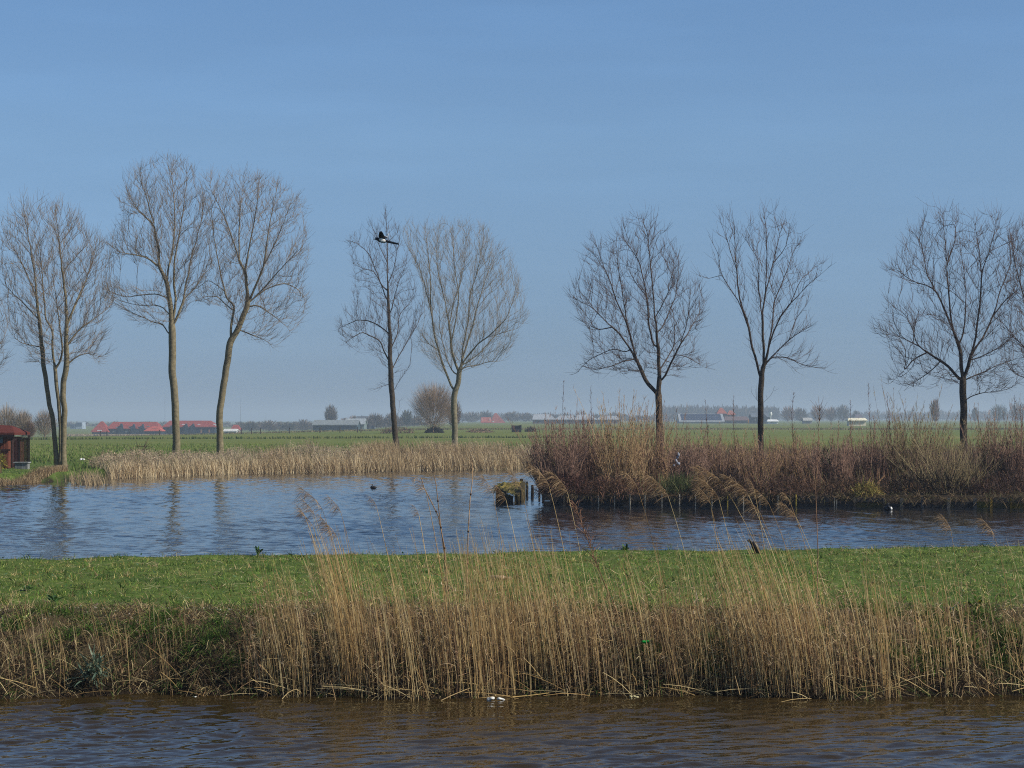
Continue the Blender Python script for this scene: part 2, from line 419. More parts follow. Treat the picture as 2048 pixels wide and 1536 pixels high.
    for it in range(120):
        keep = DK > kill; A = A[keep]; D2 = D2[keep]; NI = NI[keep]; DK = DK[keep]
        if len(A) < 5: break
        acc = np.zeros((n, 3)); cnt = np.zeros(n, int)
        u = unit(A-N[NI]); np.add.at(acc, NI, u); np.add.at(cnt, NI, 1)
        act = np.where((cnt > 0) & (kids[:n] < 3))[0]
        if not len(act): break
        pdir = unit(N[act]-N[np.maximum(np.array(par)[act], 0)]); dirs = unit(unit(acc[act])+.35*pdir+np.array([0, 0, trop])+r.normal(0, wig, (len(act), 3)))
        new = N[act]+dirs*step
        k = len(new)
        if n+k > cap: break
        N[n:n+k] = new; par += list(act); kids[act] += 1; upd(n, n+k); n += k
    N = N[:n]; par = np.array(par)
    cnt = np.zeros(n); child = [[] for _ in range(n)]
    for i in range(n):
        if par[i] >= 0: child[par[i]].append(i)
    for i in range(n-1, -1, -1):
        if not child[i]: cnt[i] += 1
        cnt[i] = max(cnt[i], 1)
        if par[i] >= 0: cnt[par[i]] += cnt[i]
    rl = .0065; tot = cnt[par < 0].max(); ex = math.log(r0/rl)/math.log(tot)
    R = rl*cnt**ex; R = R*(1-.2*np.sin(np.pi*np.clip(np.log(np.maximum(cnt, 1))/math.log(tot), 0, 1)))
    bark = np.array(bark); twig = np.array(twig)
    tb, cb = MB(), MB()
    starts = [i for i in range(n) if par[i] < 0]
    for i in range(n):
        if len(child[i]) > 1:
            m_ = max(child[i], key=lambda c_: cnt[c_]); starts += [c_ for c_ in child[i] if c_ != m_]
    for s_ in starts:
        ch = [s_]; 
        while child[ch[-1]]: ch.append(max(child[ch[-1]], key=lambda c_: cnt[c_]))
        pp = N[ch]; rr = R[ch]
        if par[s_] >= 0: pp = np.concatenate([[N[par[s_]]], pp]); rr = np.concatenate([[min(R[par[s_]], rr[0]*1.25)], rr])
        else: rr = rr*(1+.55*np.exp(-np.arange(len(rr))*step/.5))       # root flare
        if len(pp) < 2: pp = np.concatenate([pp, pp+[[0, 0, .05]]]); rr = np.concatenate([rr, rr])
        if len(pp) > 4:
            q = pp.copy(); q[1:-1] = pp[1:-1]*.5+(pp[:-2]+pp[2:])*.25; pp = q
        thick = rr > .055
        kx = len(rr) if thick.all() else int(np.argmin(thick))
        segs = []
        if kx >= 2: segs.append((tb, 0, kx+(1 if kx < len(rr) else 0), 9))
        a0 = kx if kx >= 2 else 0
        if kx < len(rr)-1 or kx < 2: segs.append((cb, a0, len(rr), 4))
        for mb, a_, b_, sides in segs:
            if b_-a_ < 2: continue
            if sides == 4 and rr[a_] > .03: sides = 5
            if sides == 4 and rr[a_] < .016: sides = 3
            V, f = vtube(pp[None, a_:b_], rr[None, a_:b_], sides)
            kk = np.clip((np.repeat(rr[a_:b_], sides)-.012)/.05, 0, 1)[:, None]
            mb.add(V, f, bark*kk+twig*(1-kk))
    thin = np.where(R < .024)[0]
    nt_ = int(len(thin)*twigs); ii = thin[r.integers(0, len(thin), nt_)]
    pd = unit(N[ii]-N[np.maximum(par[ii], 0)])
    dd = unit(pd*.8+unit(N[ii]-org)*.45+rdir(nt_, (-.6, 1), r)*.8+np.array([0, 0, .15]))
    L = r.uniform(tl[0], tl[1], nt_)
    Cn = arcs(N[ii], dd, L, np.array([[0, 0, .15]])+r.normal(0, .07, (nt_, 3)), 3)
    V, f = vtube(Cn, np.tile(np.array([[.0055, .0044, .0028]]), (nt_, 1)), 3)
    cb.add(V, f, np.repeat(vary([twig, twig*1.2, twig*.8], nt_, .2, r), 9, axis=0))
    o = empty(name, base, label, 'tree', group)
    tb.build('trunk', M['bark'], o, True, base); cb.build('crown', M['twig'], o, True, base)
    return o
olive = lin(118, 108, 84); dkbark = lin(68, 60, 50); tw_grey = lin(128, 114, 98); tw_red = lin(88, 73, 66); tw_yel = lin(132, 120, 104)

grow_tree('bare_tree', 'three-stemmed bare tree on the far bank beside the red-roofed shed', 114,
    [[(127, 932), (126, 896), (128, 857), (129, 818), (126, 788), (127, 765), (132, 740), (133, 722), (133, 675), (133, 612), (128, 566), (122, 519), (116, 456)],
     [(114, 932), (111, 896), (108, 866), (106, 837), (100, 814), (94, 779), (88, 735), (84, 697), (78, 644), (73, 597), (70, 550), (62, 503), (50, 440)],
     [(121, 925), (121, 857), (117, 798), (112, 769), (111, 741), (105, 706), (105, 659), (91, 637), (86, 572), (82, 510)]],
    [[(111, 741), (120, 725), (125, 697), (118, 640), (112, 590)], [(133, 650), (150, 610), (172, 560), (190, 510)], [(133, 690), (155, 660), (185, 640), (225, 610)],
     [(78, 644), (50, 610), (20, 580), (2, 565)], [(133, 731), (150, 715), (175, 705), (205, 715)], [(84, 697), (60, 690), (40, 685), (20, 665)], [(73, 597), (50, 540), (20, 480)]],
    [(-2, 450), (22, 403), (44, 391), (66, 400), (90, 403), (125, 403), (153, 419), (175, 450), (200, 475), (219, 503), (225, 525), (216, 560), (236, 600), (218, 632), (205, 650),
     (228, 684), (216, 712), (194, 734), (160, 716), (138, 731), (62, 734), (53, 709), (19, 669), (22, 644), (0, 570)], .15, 11, olive, tw_grey, 2200, multi=True, asc=1.1)
grow_tree('bare_tree', 'tallest bare tree, straight trunk and two crooked low limbs reaching left', 126,
    [[(352, 921), (353, 896), (352, 857), (350, 798), (346, 765), (344, 734), (345, 690), (344, 650), (342, 619), (336, 581), (334, 562)]],
    [[(334, 566), (325, 547), (317, 531), (319, 503), (312, 478), (308, 450), (300, 419), (287, 378), (278, 337)],
     [(334, 562), (336, 534), (344, 512), (348, 472), (350, 440), (347, 394), (344, 347), (341, 325)],
     [(344, 650), (353, 603), (347, 569), (348, 537), (352, 500), (362, 450), (372, 380), (375, 330)],
     [(344, 650), (353, 637), (366, 606), (369, 581), (378, 544), (381, 519), (391, 487), (403, 440), (410, 400)],
     [(369, 597), (391, 575), (406, 550), (422, 534)],
     [(344, 672), (339, 670), (325, 648), (303, 644), (284, 633), (269, 628), (253, 619), (231, 606), (212, 594)],
     [(342, 630), (336, 628), (328, 616), (309, 609), (287, 611), (266, 609), (237, 600), (212, 585)],
     [(337, 595), (331, 595), (312, 587), (281, 589), (262, 594), (237, 590), (206, 578)],
     [(317, 531), (296, 515), (270, 510), (245, 506), (220, 490)], [(308, 450), (285, 430), (262, 400), (250, 370)]],
    [(278, 335), (300, 318), (340, 318), (375, 318), (392, 345), (400, 365), (415, 400), (428, 440), (432, 480), (425, 520), (430, 545), (405, 570), (385, 600), (365, 640), (350, 655), (330, 655),
     (280, 655), (240, 632), (205, 605), (200, 575), (230, 552), (262, 575), (310, 580), (320, 560), (300, 535), (240, 525), (215, 505), (205, 480), (230, 470), (232, 440), (250, 430), (230, 400), (245, 385), (247, 355)],
    .215, 12, olive, tw_grey, 2300, asc=1.0)
grow_tree('bare_tree', 'bare tree with a leaning curved trunk and branches hanging on its right side', 128,
    [[(440, 910), (440, 886), (439, 857), (439, 829), (443, 798), (447, 769), (453, 739), (456, 716), (461, 681), (472, 666), (487, 631), (497, 606)]],
    [[(461, 681), (461, 659), (466, 631), (469, 612), (453, 597), (447, 575), (441, 544), (434, 512), (428, 470), (422, 420)],
     [(466, 625), (447, 606), (434, 591), (406, 594), (388, 603)], [(447, 580), (437, 572), (416, 559), (403, 572), (387, 578)],
     [(497, 606), (494, 575), (491, 544), (478, 519), (466, 481), (453, 441), (437, 409), (416, 365)],
     [(491, 544), (497, 500), (509, 441), (516, 394), (519, 350)],
     [(497, 606), (512, 569), (531, 525), (550, 487), (569, 441), (584, 400)], [(497, 606), (515, 590), (537, 565), (562, 537), (587, 512), (610, 486)],
     [(497, 606), (510, 594), (537, 575), (569, 566), (597, 578), (611, 600)], [(494, 612), (510, 609), (525, 616), (550, 634), (572, 653), (582, 665)],
     [(474, 662), (485, 662), (500, 669), (525, 678), (547, 692)], [(478, 519), (478, 470), (480, 420), (490, 350)], [(531, 525), (535, 470), (545, 420), (555, 370)]],
    [(410, 345), (440, 352), (470, 350), (497, 335), (520, 350), (545, 362), (575, 372), (590, 385), (606, 400), (613, 425), (610, 450), (620, 490), (618, 530), (605, 560), (618, 590), (613, 630),
     (598, 655), (575, 680), (550, 700), (530, 695), (500, 680), (480, 672), (470, 660), (440, 625), (400, 612), (385, 600), (405, 565), (430, 550), (420, 500), (415, 450), (405, 400)],
    .197, 13, olive, tw_grey, 2300, trop=.1, asc=0.8)
grow_tree('bare_tree', 'slim upright bare tree behind the flying magpie', 150,
    [[(793, 905), (790, 866), (787, 827), (784, 788), (782, 759), (781, 730), (780, 701), (780, 664), (777, 627), (777, 598), (775, 565), (775, 528), (775, 491), (773, 454), (770, 415)]],
    [[(781, 730), (771, 709), (761, 682), (741, 672), (724, 664), (702, 677), (687, 690)], [(780, 670), (775, 664), (759, 652), (739, 642), (714, 640), (692, 650), (675, 657)],
     [(777, 605), (771, 595), (761, 563), (746, 541), (727, 538), (707, 528)], [(775, 580), (764, 573), (749, 533), (736, 504), (714, 486), (693, 479)],
     [(782, 745), (785, 736), (798, 711), (811, 689), (823, 667), (838, 642), (846, 615)], [(780, 701), (783, 697), (796, 664), (798, 632), (813, 612), (830, 590)],
     [(777, 627), (782, 622), (788, 598), (798, 563), (813, 528)], [(775, 565), (778, 563), (788, 538), (793, 509), (801, 467)],
     [(782, 769), (777, 769), (761, 773), (746, 780)], [(786, 785), (789, 779), (800, 760), (808, 749), (820, 731)], [(775, 528), (762, 500), (750, 465), (740, 445)], [(788, 840), (794, 835), (799, 814), (799, 802)]],
    [(770, 410), (785, 430), (792, 452), (805, 455), (800, 480), (815, 500), (822, 540), (835, 570), (845, 600), (850, 640), (835, 672), (815, 700), (800, 725), (812, 740), (805, 760), (795, 765), (760, 785), (745, 785),
     (745, 768), (770, 750), (760, 720), (690, 695), (670, 660), (685, 620), (715, 605), (700, 590), (710, 560), (700, 530), (690, 490), (700, 468), (720, 448), (740, 440), (755, 430)],
    .188, 14, dkbark, tw_red, 1500, kill=.4, tl=(.25, .6), asc=0.6)
grow_tree('bare_tree', 'broad vase-shaped bare tree with pale ascending branches, right of the magpie', 165,
    [[(910, 880), (910, 872), (909, 837), (908, 798), (911, 780), (917, 765), (918, 743)]],
    [[(908, 785), (904, 776), (896, 755), (885, 726), (877, 704), (868, 664), (861, 615), (850, 575), (838, 533), (823, 506), (808, 479), (804, 465)],
     [(918, 743), (912, 731), (903, 701), (900, 664), (895, 627), (887, 590), (877, 553), (872, 510), (877, 460)],
     [(900, 645), (901, 640), (907, 602), (919, 573), (929, 528), (934, 460)], [(918, 743), (922, 731), (927, 689), (937, 640), (939, 590), (952, 553), (966, 491), (967, 455)],
     [(918, 743), (924, 721), (942, 664), (954, 615), (969, 565), (986, 518), (1003, 491)], [(920, 735), (929, 721), (954, 689), (981, 669), (1011, 640), (1026, 602), (1040, 565)],
     [(920, 738), (929, 734), (952, 731), (974, 724), (1006, 722)], [(920, 735), (932, 726), (957, 709), (991, 669), (1036, 657), (1058, 632)],
     [(912, 752), (907, 746), (895, 721), (886, 690), (880, 660)], [(877, 704), (860, 690), (845, 672)], [(903, 690), (912, 640), (918, 590), (908, 530), (905, 450)], [(861, 615), (862, 560), (855, 500), (850, 450)]],
    [(805, 465), (822, 435), (845, 445), (860, 440), (880, 450), (887, 435), (910, 445), (935, 442), (950, 450), (970, 452), (985, 480), (1015, 500), (1027, 520), (1030, 540), (1045, 565), (1050, 600), (1060, 630),
     (1045, 660), (1035, 690), (1010, 720), (980, 740), (950, 742), (925, 735), (905, 745), (885, 755), (868, 740), (845, 715), (830, 690), (835, 665), (860, 640), (845, 600), (835, 560), (815, 510)],
    .225, 15, lin(118, 110, 90), tw_yel, 2000, trop=.3, kill=.42, step=.3, wig=.24, tl=(.3, .8), twigs=1.7, asc=1.3)
grow_tree('bare_tree', 'dark bare tree forking low behind the reddish thicket', 108,
    [[(1319, 870), (1319, 857), (1319, 827), (1317, 798), (1317, 790), (1319, 746), (1317, 708), (1314, 673), (1311, 638), (1308, 600), (1303, 556), (1300, 512), (1295, 468), (1282, 427)]],
    [[(1317, 795), (1310, 782), (1294, 767), (1282, 737), (1267, 708), (1250, 682), (1232, 661), (1209, 641), (1185, 614), (1165, 606), (1141, 591)],
     [(1282, 737), (1272, 715), (1265, 690), (1262, 673), (1253, 644), (1232, 600), (1218, 556), (1203, 521), (1188, 474)], [(1256, 641), (1252, 630), (1247, 600), (1240, 556), (1235, 521)],
     [(1258, 700), (1253, 705), (1226, 696), (1197, 711), (1177, 720), (1153, 746)], [(1270, 718), (1262, 720), (1244, 723), (1226, 731), (1197, 739), (1171, 733)],
     [(1315, 700), (1306, 691), (1297, 644), (1295, 594), (1273, 567), (1256, 541)], [(1296, 600), (1290, 570), (1279, 526), (1262, 497), (1247, 477)],
     [(1318, 745), (1323, 734), (1338, 711), (1350, 688), (1348, 644)], [(1314, 670), (1320, 660), (1332, 638), (1352, 591), (1358, 526)], [(1319, 765), (1326, 758), (1344, 723), (1361, 688), (1376, 638), (1382, 570)],
     [(1361, 688), (1375, 670), (1388, 643), (1411, 603)], [(1350, 708), (1365, 710), (1385, 720), (1411, 735)], [(1311, 635), (1318, 620), (1332, 597), (1344, 567)], [(1222, 650), (1200, 660), (1175, 650), (1160, 640)]],
    [(1282, 420), (1300, 430), (1325, 430), (1335, 450), (1345, 480), (1360, 500), (1365, 530), (1370, 560), (1395, 560), (1410, 600), (1412, 640), (1395, 670), (1390, 700), (1415, 735), (1385, 745), (1360, 760), (1335, 750),
     (1300, 760), (1270, 755), (1240, 750), (1215, 755), (1165, 745), (1155, 735), (1185, 690), (1165, 650), (1140, 610), (1138, 570), (1165, 555), (1165, 500), (1185, 470), (1205, 470), (1225, 490), (1240, 450), (1265, 435)],
    .168, 16, dkbark, tw_red, 1350, kill=.36, asc=0.8)
grow_tree('bare_tree', 'sparse dark bare tree with an open upright crown and a low branch bent right', 104,
    [[(1521, 886), (1522, 857), (1521, 798), (1523, 769), (1524, 751), (1528, 732), (1527, 688), (1525, 629), (1531, 585), (1546, 526), (1560, 468), (1570, 440)]],
    [[(1523, 760), (1519, 752), (1514, 726), (1505, 696), (1500, 667), (1493, 635), (1478, 594), (1475, 556), (1471, 512), (1470, 468), (1464, 420)],
     [(1498, 655), (1481, 608), (1458, 573), (1440, 544), (1437, 506), (1417, 470)], [(1474, 540), (1461, 506), (1449, 462), (1438, 430)], [(1446, 553), (1417, 557), (1399, 550)],
     [(1525, 635), (1522, 620), (1517, 570), (1519, 526), (1502, 497), (1487, 468)], [(1530, 590), (1531, 570), (1534, 512), (1531, 453), (1528, 418)],
     [(1528, 732), (1533, 717), (1543, 673), (1560, 635), (1584, 603), (1616, 570), (1637, 553), (1663, 529)], [(1535, 705), (1537, 696), (1546, 644), (1549, 600), (1566, 562), (1590, 497), (1613, 468)],
     [(1528, 735), (1534, 723), (1555, 702), (1578, 679), (1607, 661), (1631, 647)], [(1540, 718), (1546, 714), (1572, 713), (1596, 726), (1631, 736), (1651, 735)],
     [(1522, 808), (1528, 805), (1543, 790), (1549, 772)], [(1521, 810), (1514, 800), (1503, 785)], [(1546, 526), (1570, 500), (1580, 450)], [(1584, 603), (1600, 560), (1640, 525)], [(1578, 679), (1590, 640), (1605, 620)], [(1560, 468), (1548, 430), (1555, 410)]],
    [(1464, 420), (1475, 440), (1490, 465), (1510, 440), (1520, 415), (1535, 430), (1556, 410), (1560, 430), (1575, 440), (1590, 465), (1612, 462), (1605, 490), (1590, 515), (1605, 540), (1630, 520), (1663, 525), (1655, 550),
     (1625, 590), (1605, 610), (1625, 630), (1630, 655), (1610, 690), (1640, 720), (1665, 750), (1625, 745), (1590, 745), (1560, 730), (1530, 740), (1500, 735), (1490, 705), (1485, 650), (1465, 610), (1455, 580), (1420, 562),
     (1398, 552), (1430, 540), (1420, 490), (1415, 470), (1435, 465), (1440, 430)],
    .138, 17, dkbark, tw_red, 850, kill=.42, twigs=1.1, asc=0.8)
grow_tree('bare_tree', 'wide dark bare tree forking low into many limbs, above the grey-green willow bush', 100,
    [[(1928, 890), (1927, 876), (1927, 818), (1926, 769), (1923, 732), (1920, 696), (1909, 664), (1901, 640)]],
    [[(1919, 690), (1903, 652), (1888, 614), (1871, 579), (1853, 547), (1847, 506), (1836, 470)], [(1901, 640), (1898, 585), (1893, 526), (1890, 468), (1882, 418)],
     [(1871, 579), (1850, 568), (1830, 565), (1803, 547), (1786, 532)], [(1926, 765), (1916, 757), (1900, 737), (1879, 720), (1853, 705), (1835, 691), (1824, 658), (1812, 629), (1777, 606)],
     [(1835, 691), (1812, 679), (1789, 670), (1750, 667)], [(1850, 704), (1827, 717), (1809, 740), (1780, 768)], [(1885, 723), (1865, 740), (1841, 758), (1812, 773)],
     [(1926, 760), (1929, 752), (1941, 717), (1950, 682), (1956, 644), (1961, 600), (1963, 541), (1958, 497), (1947, 439)], [(1963, 541), (1970, 525), (1979, 503), (1997, 430)],
     [(1943, 713), (1955, 690), (1967, 673), (1988, 629), (1999, 585), (2020, 532), (2026, 470)], [(1941, 722), (1950, 718), (1982, 705), (2005, 690), (2038, 661)],
     [(1927, 762), (1935, 758), (1956, 749), (1979, 737), (2002, 729), (2026, 720)], [(1927, 803), (1935, 797), (1956, 786), (1985, 783), (2014, 778), (2041, 764)], [(1920, 690), (1925, 673), (1931, 638), (1932, 585), (1928, 540)],
     [(1893, 526), (1910, 490), (1912, 440)], [(1988, 629), (2010, 600), (2035, 580)]],
    [(1848, 415), (1882, 412), (1905, 420), (1922, 435), (1918, 480), (1935, 470), (1940, 435), (1965, 430), (2000, 425), (2010, 460), (2025, 450), (2045, 455), (2050, 520), (2050, 600), (2045, 660), (2030, 700), (2040, 730),
     (2045, 765), (2015, 785), (1960, 790), (1935, 770), (1880, 775), (1830, 780), (1795, 775), (1775, 770), (1800, 730), (1760, 680), (1745, 665), (1765, 635), (1772, 605), (1800, 610), (1830, 620), (1840, 590), (1800, 565),
     (1772, 557), (1785, 525), (1810, 510), (1800, 490), (1825, 455), (1840, 450)],
    .162, 18, dkbark, tw_red, 1400, kill=.36, asc=0.6)
grow_tree('bare_tree', 'bare tree cut off by the right edge of the photo, only its outer branches showing', 98,
    [[(2130, 890), (2130, 820), (2128, 760), (2126, 700), (2130, 620), (2128, 540), (2125, 470)]],
    [[(2128, 760), (2090, 735), (2060, 705), (2030, 675), (2000, 640)], [(2127, 720), (2080, 660), (2050, 600), (2030, 530), (2022, 470)], [(2128, 770), (2080, 760), (2045, 755), (2020, 740)], [(2128, 730), (2180, 660), (2220, 580)], [(2130, 640), (2090, 570), (2070, 500)], [(2130, 650), (2170, 560), (2190, 480)]],
    [(2030, 450), (2080, 430), (2130, 425), (2190, 440), (2230, 520), (2250, 620), (2220, 720), (2160, 760), (2090, 765), (2030, 765), (2005, 740), (1995, 670), (1990, 630), (2015, 560), (2010, 480)],
    .185, 19, dkbark, tw_red, 1300, kill=.38)
grow_tree('bare_tree', 'bare tree cut off by the left edge of the photo, only branch tips showing', 108,
    [[(-95, 932), (-95, 860), (-98, 780), (-100, 700), (-98, 600), (-95, 500), (-95, 420)]],
    [[(-98, 770), (-60, 730), (-25, 700), (5, 685), (16, 650)], [(-100, 720), (-60, 650), (-25, 610), (5, 600)], [(-98, 790), (-55, 760), (-20, 740), (8, 735)], [(-100, 700), (-140, 600), (-170, 520)], [(-98, 600), (-60, 520), (-40, 450)]],
    [(-150, 420), (-95, 400), (-40, 420), (-15, 500), (0, 570), (15, 610), (18, 640), (8, 680), (16, 725), (5, 760), (-40, 760), (-110, 740), (-180, 700), (-210, 600), (-190, 500)],
    .19, 20, olive, tw_grey, 1100, kill=.4)

# ------------------------------------------------------------------ the grass bank between canal and pond
def on_ground(x, y, lift=0): return np.stack([x, y, ground(x, y)+lift], 1)
def scatter_bank(n, t0, t1, x0=-10.5, x1=10.5):
    x = rng.uniform(x0, x1, n); t = rng.uniform(t0, t1, n); return x, e0(x)+t*(e1(x)-e0(x))
gcols = [lin(78, 106, 40), lin(100, 118, 52), lin(58, 86, 32), lin(122, 130, 70), lin(86, 112, 54), lin(136, 136, 86), lin(52, 76, 34), lin(110, 124, 60)]
dcols = [lin(176, 156, 112), lin(148, 126, 88), lin(186, 168, 124), lin(122, 98, 70), lin(142, 116, 80)]
n = 170000
x = rng.uniform(-11.5, 12, n); y = rng.uniform(0, 1, n)**1.15*14.3+25.2
ok = (y < e2(x)-.15) & (y > e1(x)-.35) & (rng.uniform(0, 1, n) < .55+.45*sn(x, y, .9, 21))
x, y = x[ok], y[ok]; n = len(x)
tall = np.clip(.6+.7*sn(x, y, .7, 22)+.6*sn(x, y, .2, 23, 8), .15, 1.8)
L = rng.uniform(.03, .085, n)*tall*1.25
d0 = unit(rdir(n, (.2, 1))+np.array([-.12, 0, .2]))
Cn = arcs(on_ground(x, y, -.005), d0, L, rdir(n, (-.5, .2))*.3, 3)
V, f = strips(Cn, np.tile([[.0042, .0036, .0008]], (n, 1)), hside(n))
dryp = rng.uniform(0, 1, n) < np.clip(.2+.4*sn(x, y, 1.3, 24)+.25*sn(x, y, .35, 26)+.4*S((e1(x)+1.0-y)/1.2), .03, .8)
col = np.where(dryp[:, None], vary(dcols, n), vary(gcols, n, .4))
mott = np.clip(1+.5*sn(x, y, .11, 27, 9)+.4*sn(x, y, .3, 28, 7)+.3*sn(x, y, .8, 29), .45, 1.7)
col = col*mott[:, None]*np.array([1.24, 1.30, .92])
bare = S((sn(x, y, .55, 33, 7)-.28)*5)[:, None]*.75; col = col*(1-bare)+np.array(lin(112, 98, 70))*bare
turf = MB().add(V, f, np.repeat(col, 6, axis=0))
k = 1500; xc_ = rng.uniform(-11, 11.5, k); yc_ = 25.6+rng.uniform(0, 1, k)**1.2*12.5; ok = yc_ < e2(xc_)-.3; xc_, yc_ = np.repeat(xc_[ok], 14), np.repeat(yc_[ok], 14); n = len(xc_)
tint = np.repeat(vary(gcols+dcols[:2], n//14, .35), 14, axis=0)*rng.uniform(.8, 1.25, (n, 1))
x = xc_+rng.normal(0, .035, n); y = yc_+rng.normal(0, .04, n)
Cn = arcs(on_ground(x, y, -.005), unit(rdir(n, (.1, 1))), rng.uniform(.06, .15, n), rdir(n, (-.7, .1))*.4, 3)      # tussocks
V, f = strips(Cn, np.tile([[.005, .0042, .001]], (n, 1)), hside(n)); turf.add(V, f, np.repeat(tint, 6, axis=0))
n = 2600                                    # ragged weeds along the pond edge
xe_ = rng.uniform(-11, 12, n); ok = sn(xe_, xe_*0, .7, 34, 8)+.4*sn(xe_, xe_*0, .2, 35) > -.1; xe_ = xe_[ok]; n = len(xe_); ye_ = e2(xe_)-rng.uniform(.05, .6, n)
Cn = arcs(on_ground(xe_, ye_, -.01), unit(rdir(n, (.2, 1))), rng.uniform(.06, .2, n)*(1+.5*sn(xe_, xe_*0, .5, 36)), rdir(n, (-.5, .1))*.3, 3)
V, f = strips(Cn, np.tile([[.007, .008, .002]], (n, 1)), hside(n)); turf.add(V, f, np.repeat(vary([lin(70, 96, 42), lin(88, 108, 56), lin(90, 70, 62), lin(120, 112, 72), lin(54, 76, 36)], n, .3), 6, axis=0))
n = 9000                                    # dead leaves and roots on the crumbling lip of the bank
x = rng.uniform(-11, 11.5, n); x = x[sn(x, x*0, .6, 37, 8) > -.35]; n = len(x); y = e0(x)+rng.uniform(.78, 1.3, n)*(e1(x)-e0(x))
Cn = arcs(on_ground(x, y, 0), unit(rdir(n, (-.2, .6))+np.array([0, -.3, 0])), rng.uniform(.04, .2, n), rdir(n, (-.8, .1))*.5, 3)
V, f = strips(Cn, np.tile([[.004, .006, .002]], (n, 1)), hside(n)); turf.add(V, f, np.repeat(vary([lin(86, 72, 58), lin(120, 100, 76), lin(60, 48, 38), lin(166, 144, 108), lin(104, 88, 80)], n, .3), 6, axis=0))
n = 6000                                    # straw lying on the turf
x = rng.uniform(-11, 11, n); y = rng.uniform(25.7, 38.5, n); ok = y < e2(x)-.4; x, y = x[ok], y[ok]; n = len(x)
Cn = arcs(on_ground(x, y, .035), unit(rdir(n, (-.08, .25))), rng.uniform(.04, .2, n), rdir(n, (-.2, .2))*.1, 3)
V, f = strips(Cn, np.tile([[.003, .003, .0015]], (n, 1)), hside(n)); turf.add(V, f, np.repeat(vary([lin(206, 190, 150), lin(180, 160, 116)], n), 6, axis=0))
n = 2600                                    # small round clover-like leaves
x = rng.uniform(-11, 11, n); y = rng.uniform(26, 38.8, n); ok = (y < e2(x)-.2) & (sn(x, y, .8, 25) > .05); x, y = x[ok], y[ok]; n = len(x)
Cn = arcs(on_ground(x, y, .03), unit(rdir(n, (.1, .6))), rng.uniform(.03, .07, n), rdir(n, (-.2, .1))*.2, 3)
V, f = strips(Cn, np.tile([[.008, .014, .004]], (n, 1)), hside(n)); turf.add(V, f, np.repeat(vary([lin(70, 108, 50), lin(100, 128, 90), lin(60, 92, 44)], n), 6, axis=0))
tag(turf.build('grass', M['grass']), kind='stuff')

# matted dry grass, roots and debris on the bank's slope
n = 90000
x, y = scatter_bank(n, .02, 1.25); tq = (y-e0(x))/(e1(x)-e0(x))
ok = rng.uniform(0, 1, n) < np.clip(.75+.7*sn(x, y, .55, 31), .12, 1)
x, y, tq = x[ok], y[ok], tq[ok]; n = len(x)
d0 = unit(rdir(n, (-.1, .9))+np.array([-.1, -.45, .1]))
Cn = arcs(on_ground(x, y, -.01), d0, rng.uniform(.06, .34, n)*np.where(tq > .95, .5, 1), np.array([[0, -.25, -.75]])*rng.uniform(.2, 1.2, (n, 1)), 4)
V, f = strips(Cn, np.tile([[.0035, .0035, .003, .0012]], (n, 1)), hside(n))
gr = rng.uniform(0, 1, n) < np.clip(.14+.9*sn(x, y, .8, 32)+.1*(x < -2.6)+.15*(x > 4.2), .03, .8)
col = np.where(gr[:, None], vary([lin(72, 96, 40), lin(88, 108, 50), lin(58, 78, 36)], n, .25), vary(dcols+[lin(108, 90, 68), lin(92, 74, 56)], n, .25))
slope = MB().add(V, f, np.repeat(col, 8, axis=0))
n = 2600                                    # shells and pebbles in the bare soil
x, y = scatter_bank(n, .55, 1.15, -11, 11); c = on_ground(x, y, .008); r_ = rng.uniform(.005, .015, n)
oc = np.array([(1, 0, 0), (0, 1, 0), (-1, 0, 0), (0, -1, 0), (0, 0, .8), (0, 0, -.8)])
V = (c[:, None, :]+oc[None]*r_[:, None, None]).reshape(-1, 3)
tf = np.array([(0, 1, 4), (1, 2, 4), (2, 3, 4), (3, 0, 4), (1, 0, 5), (2, 1, 5), (3, 2, 5), (0, 3, 5)])
slope.add(V, (np.arange(n)[:, None, None]*6+tf[None]).reshape(-1, 3), np.repeat(vary([lin(190, 182, 168), lin(150, 138, 120), lin(112, 100, 84)], n), 6, axis=0))
tag(slope.build('dead_grass', M['reed']), kind='stuff')

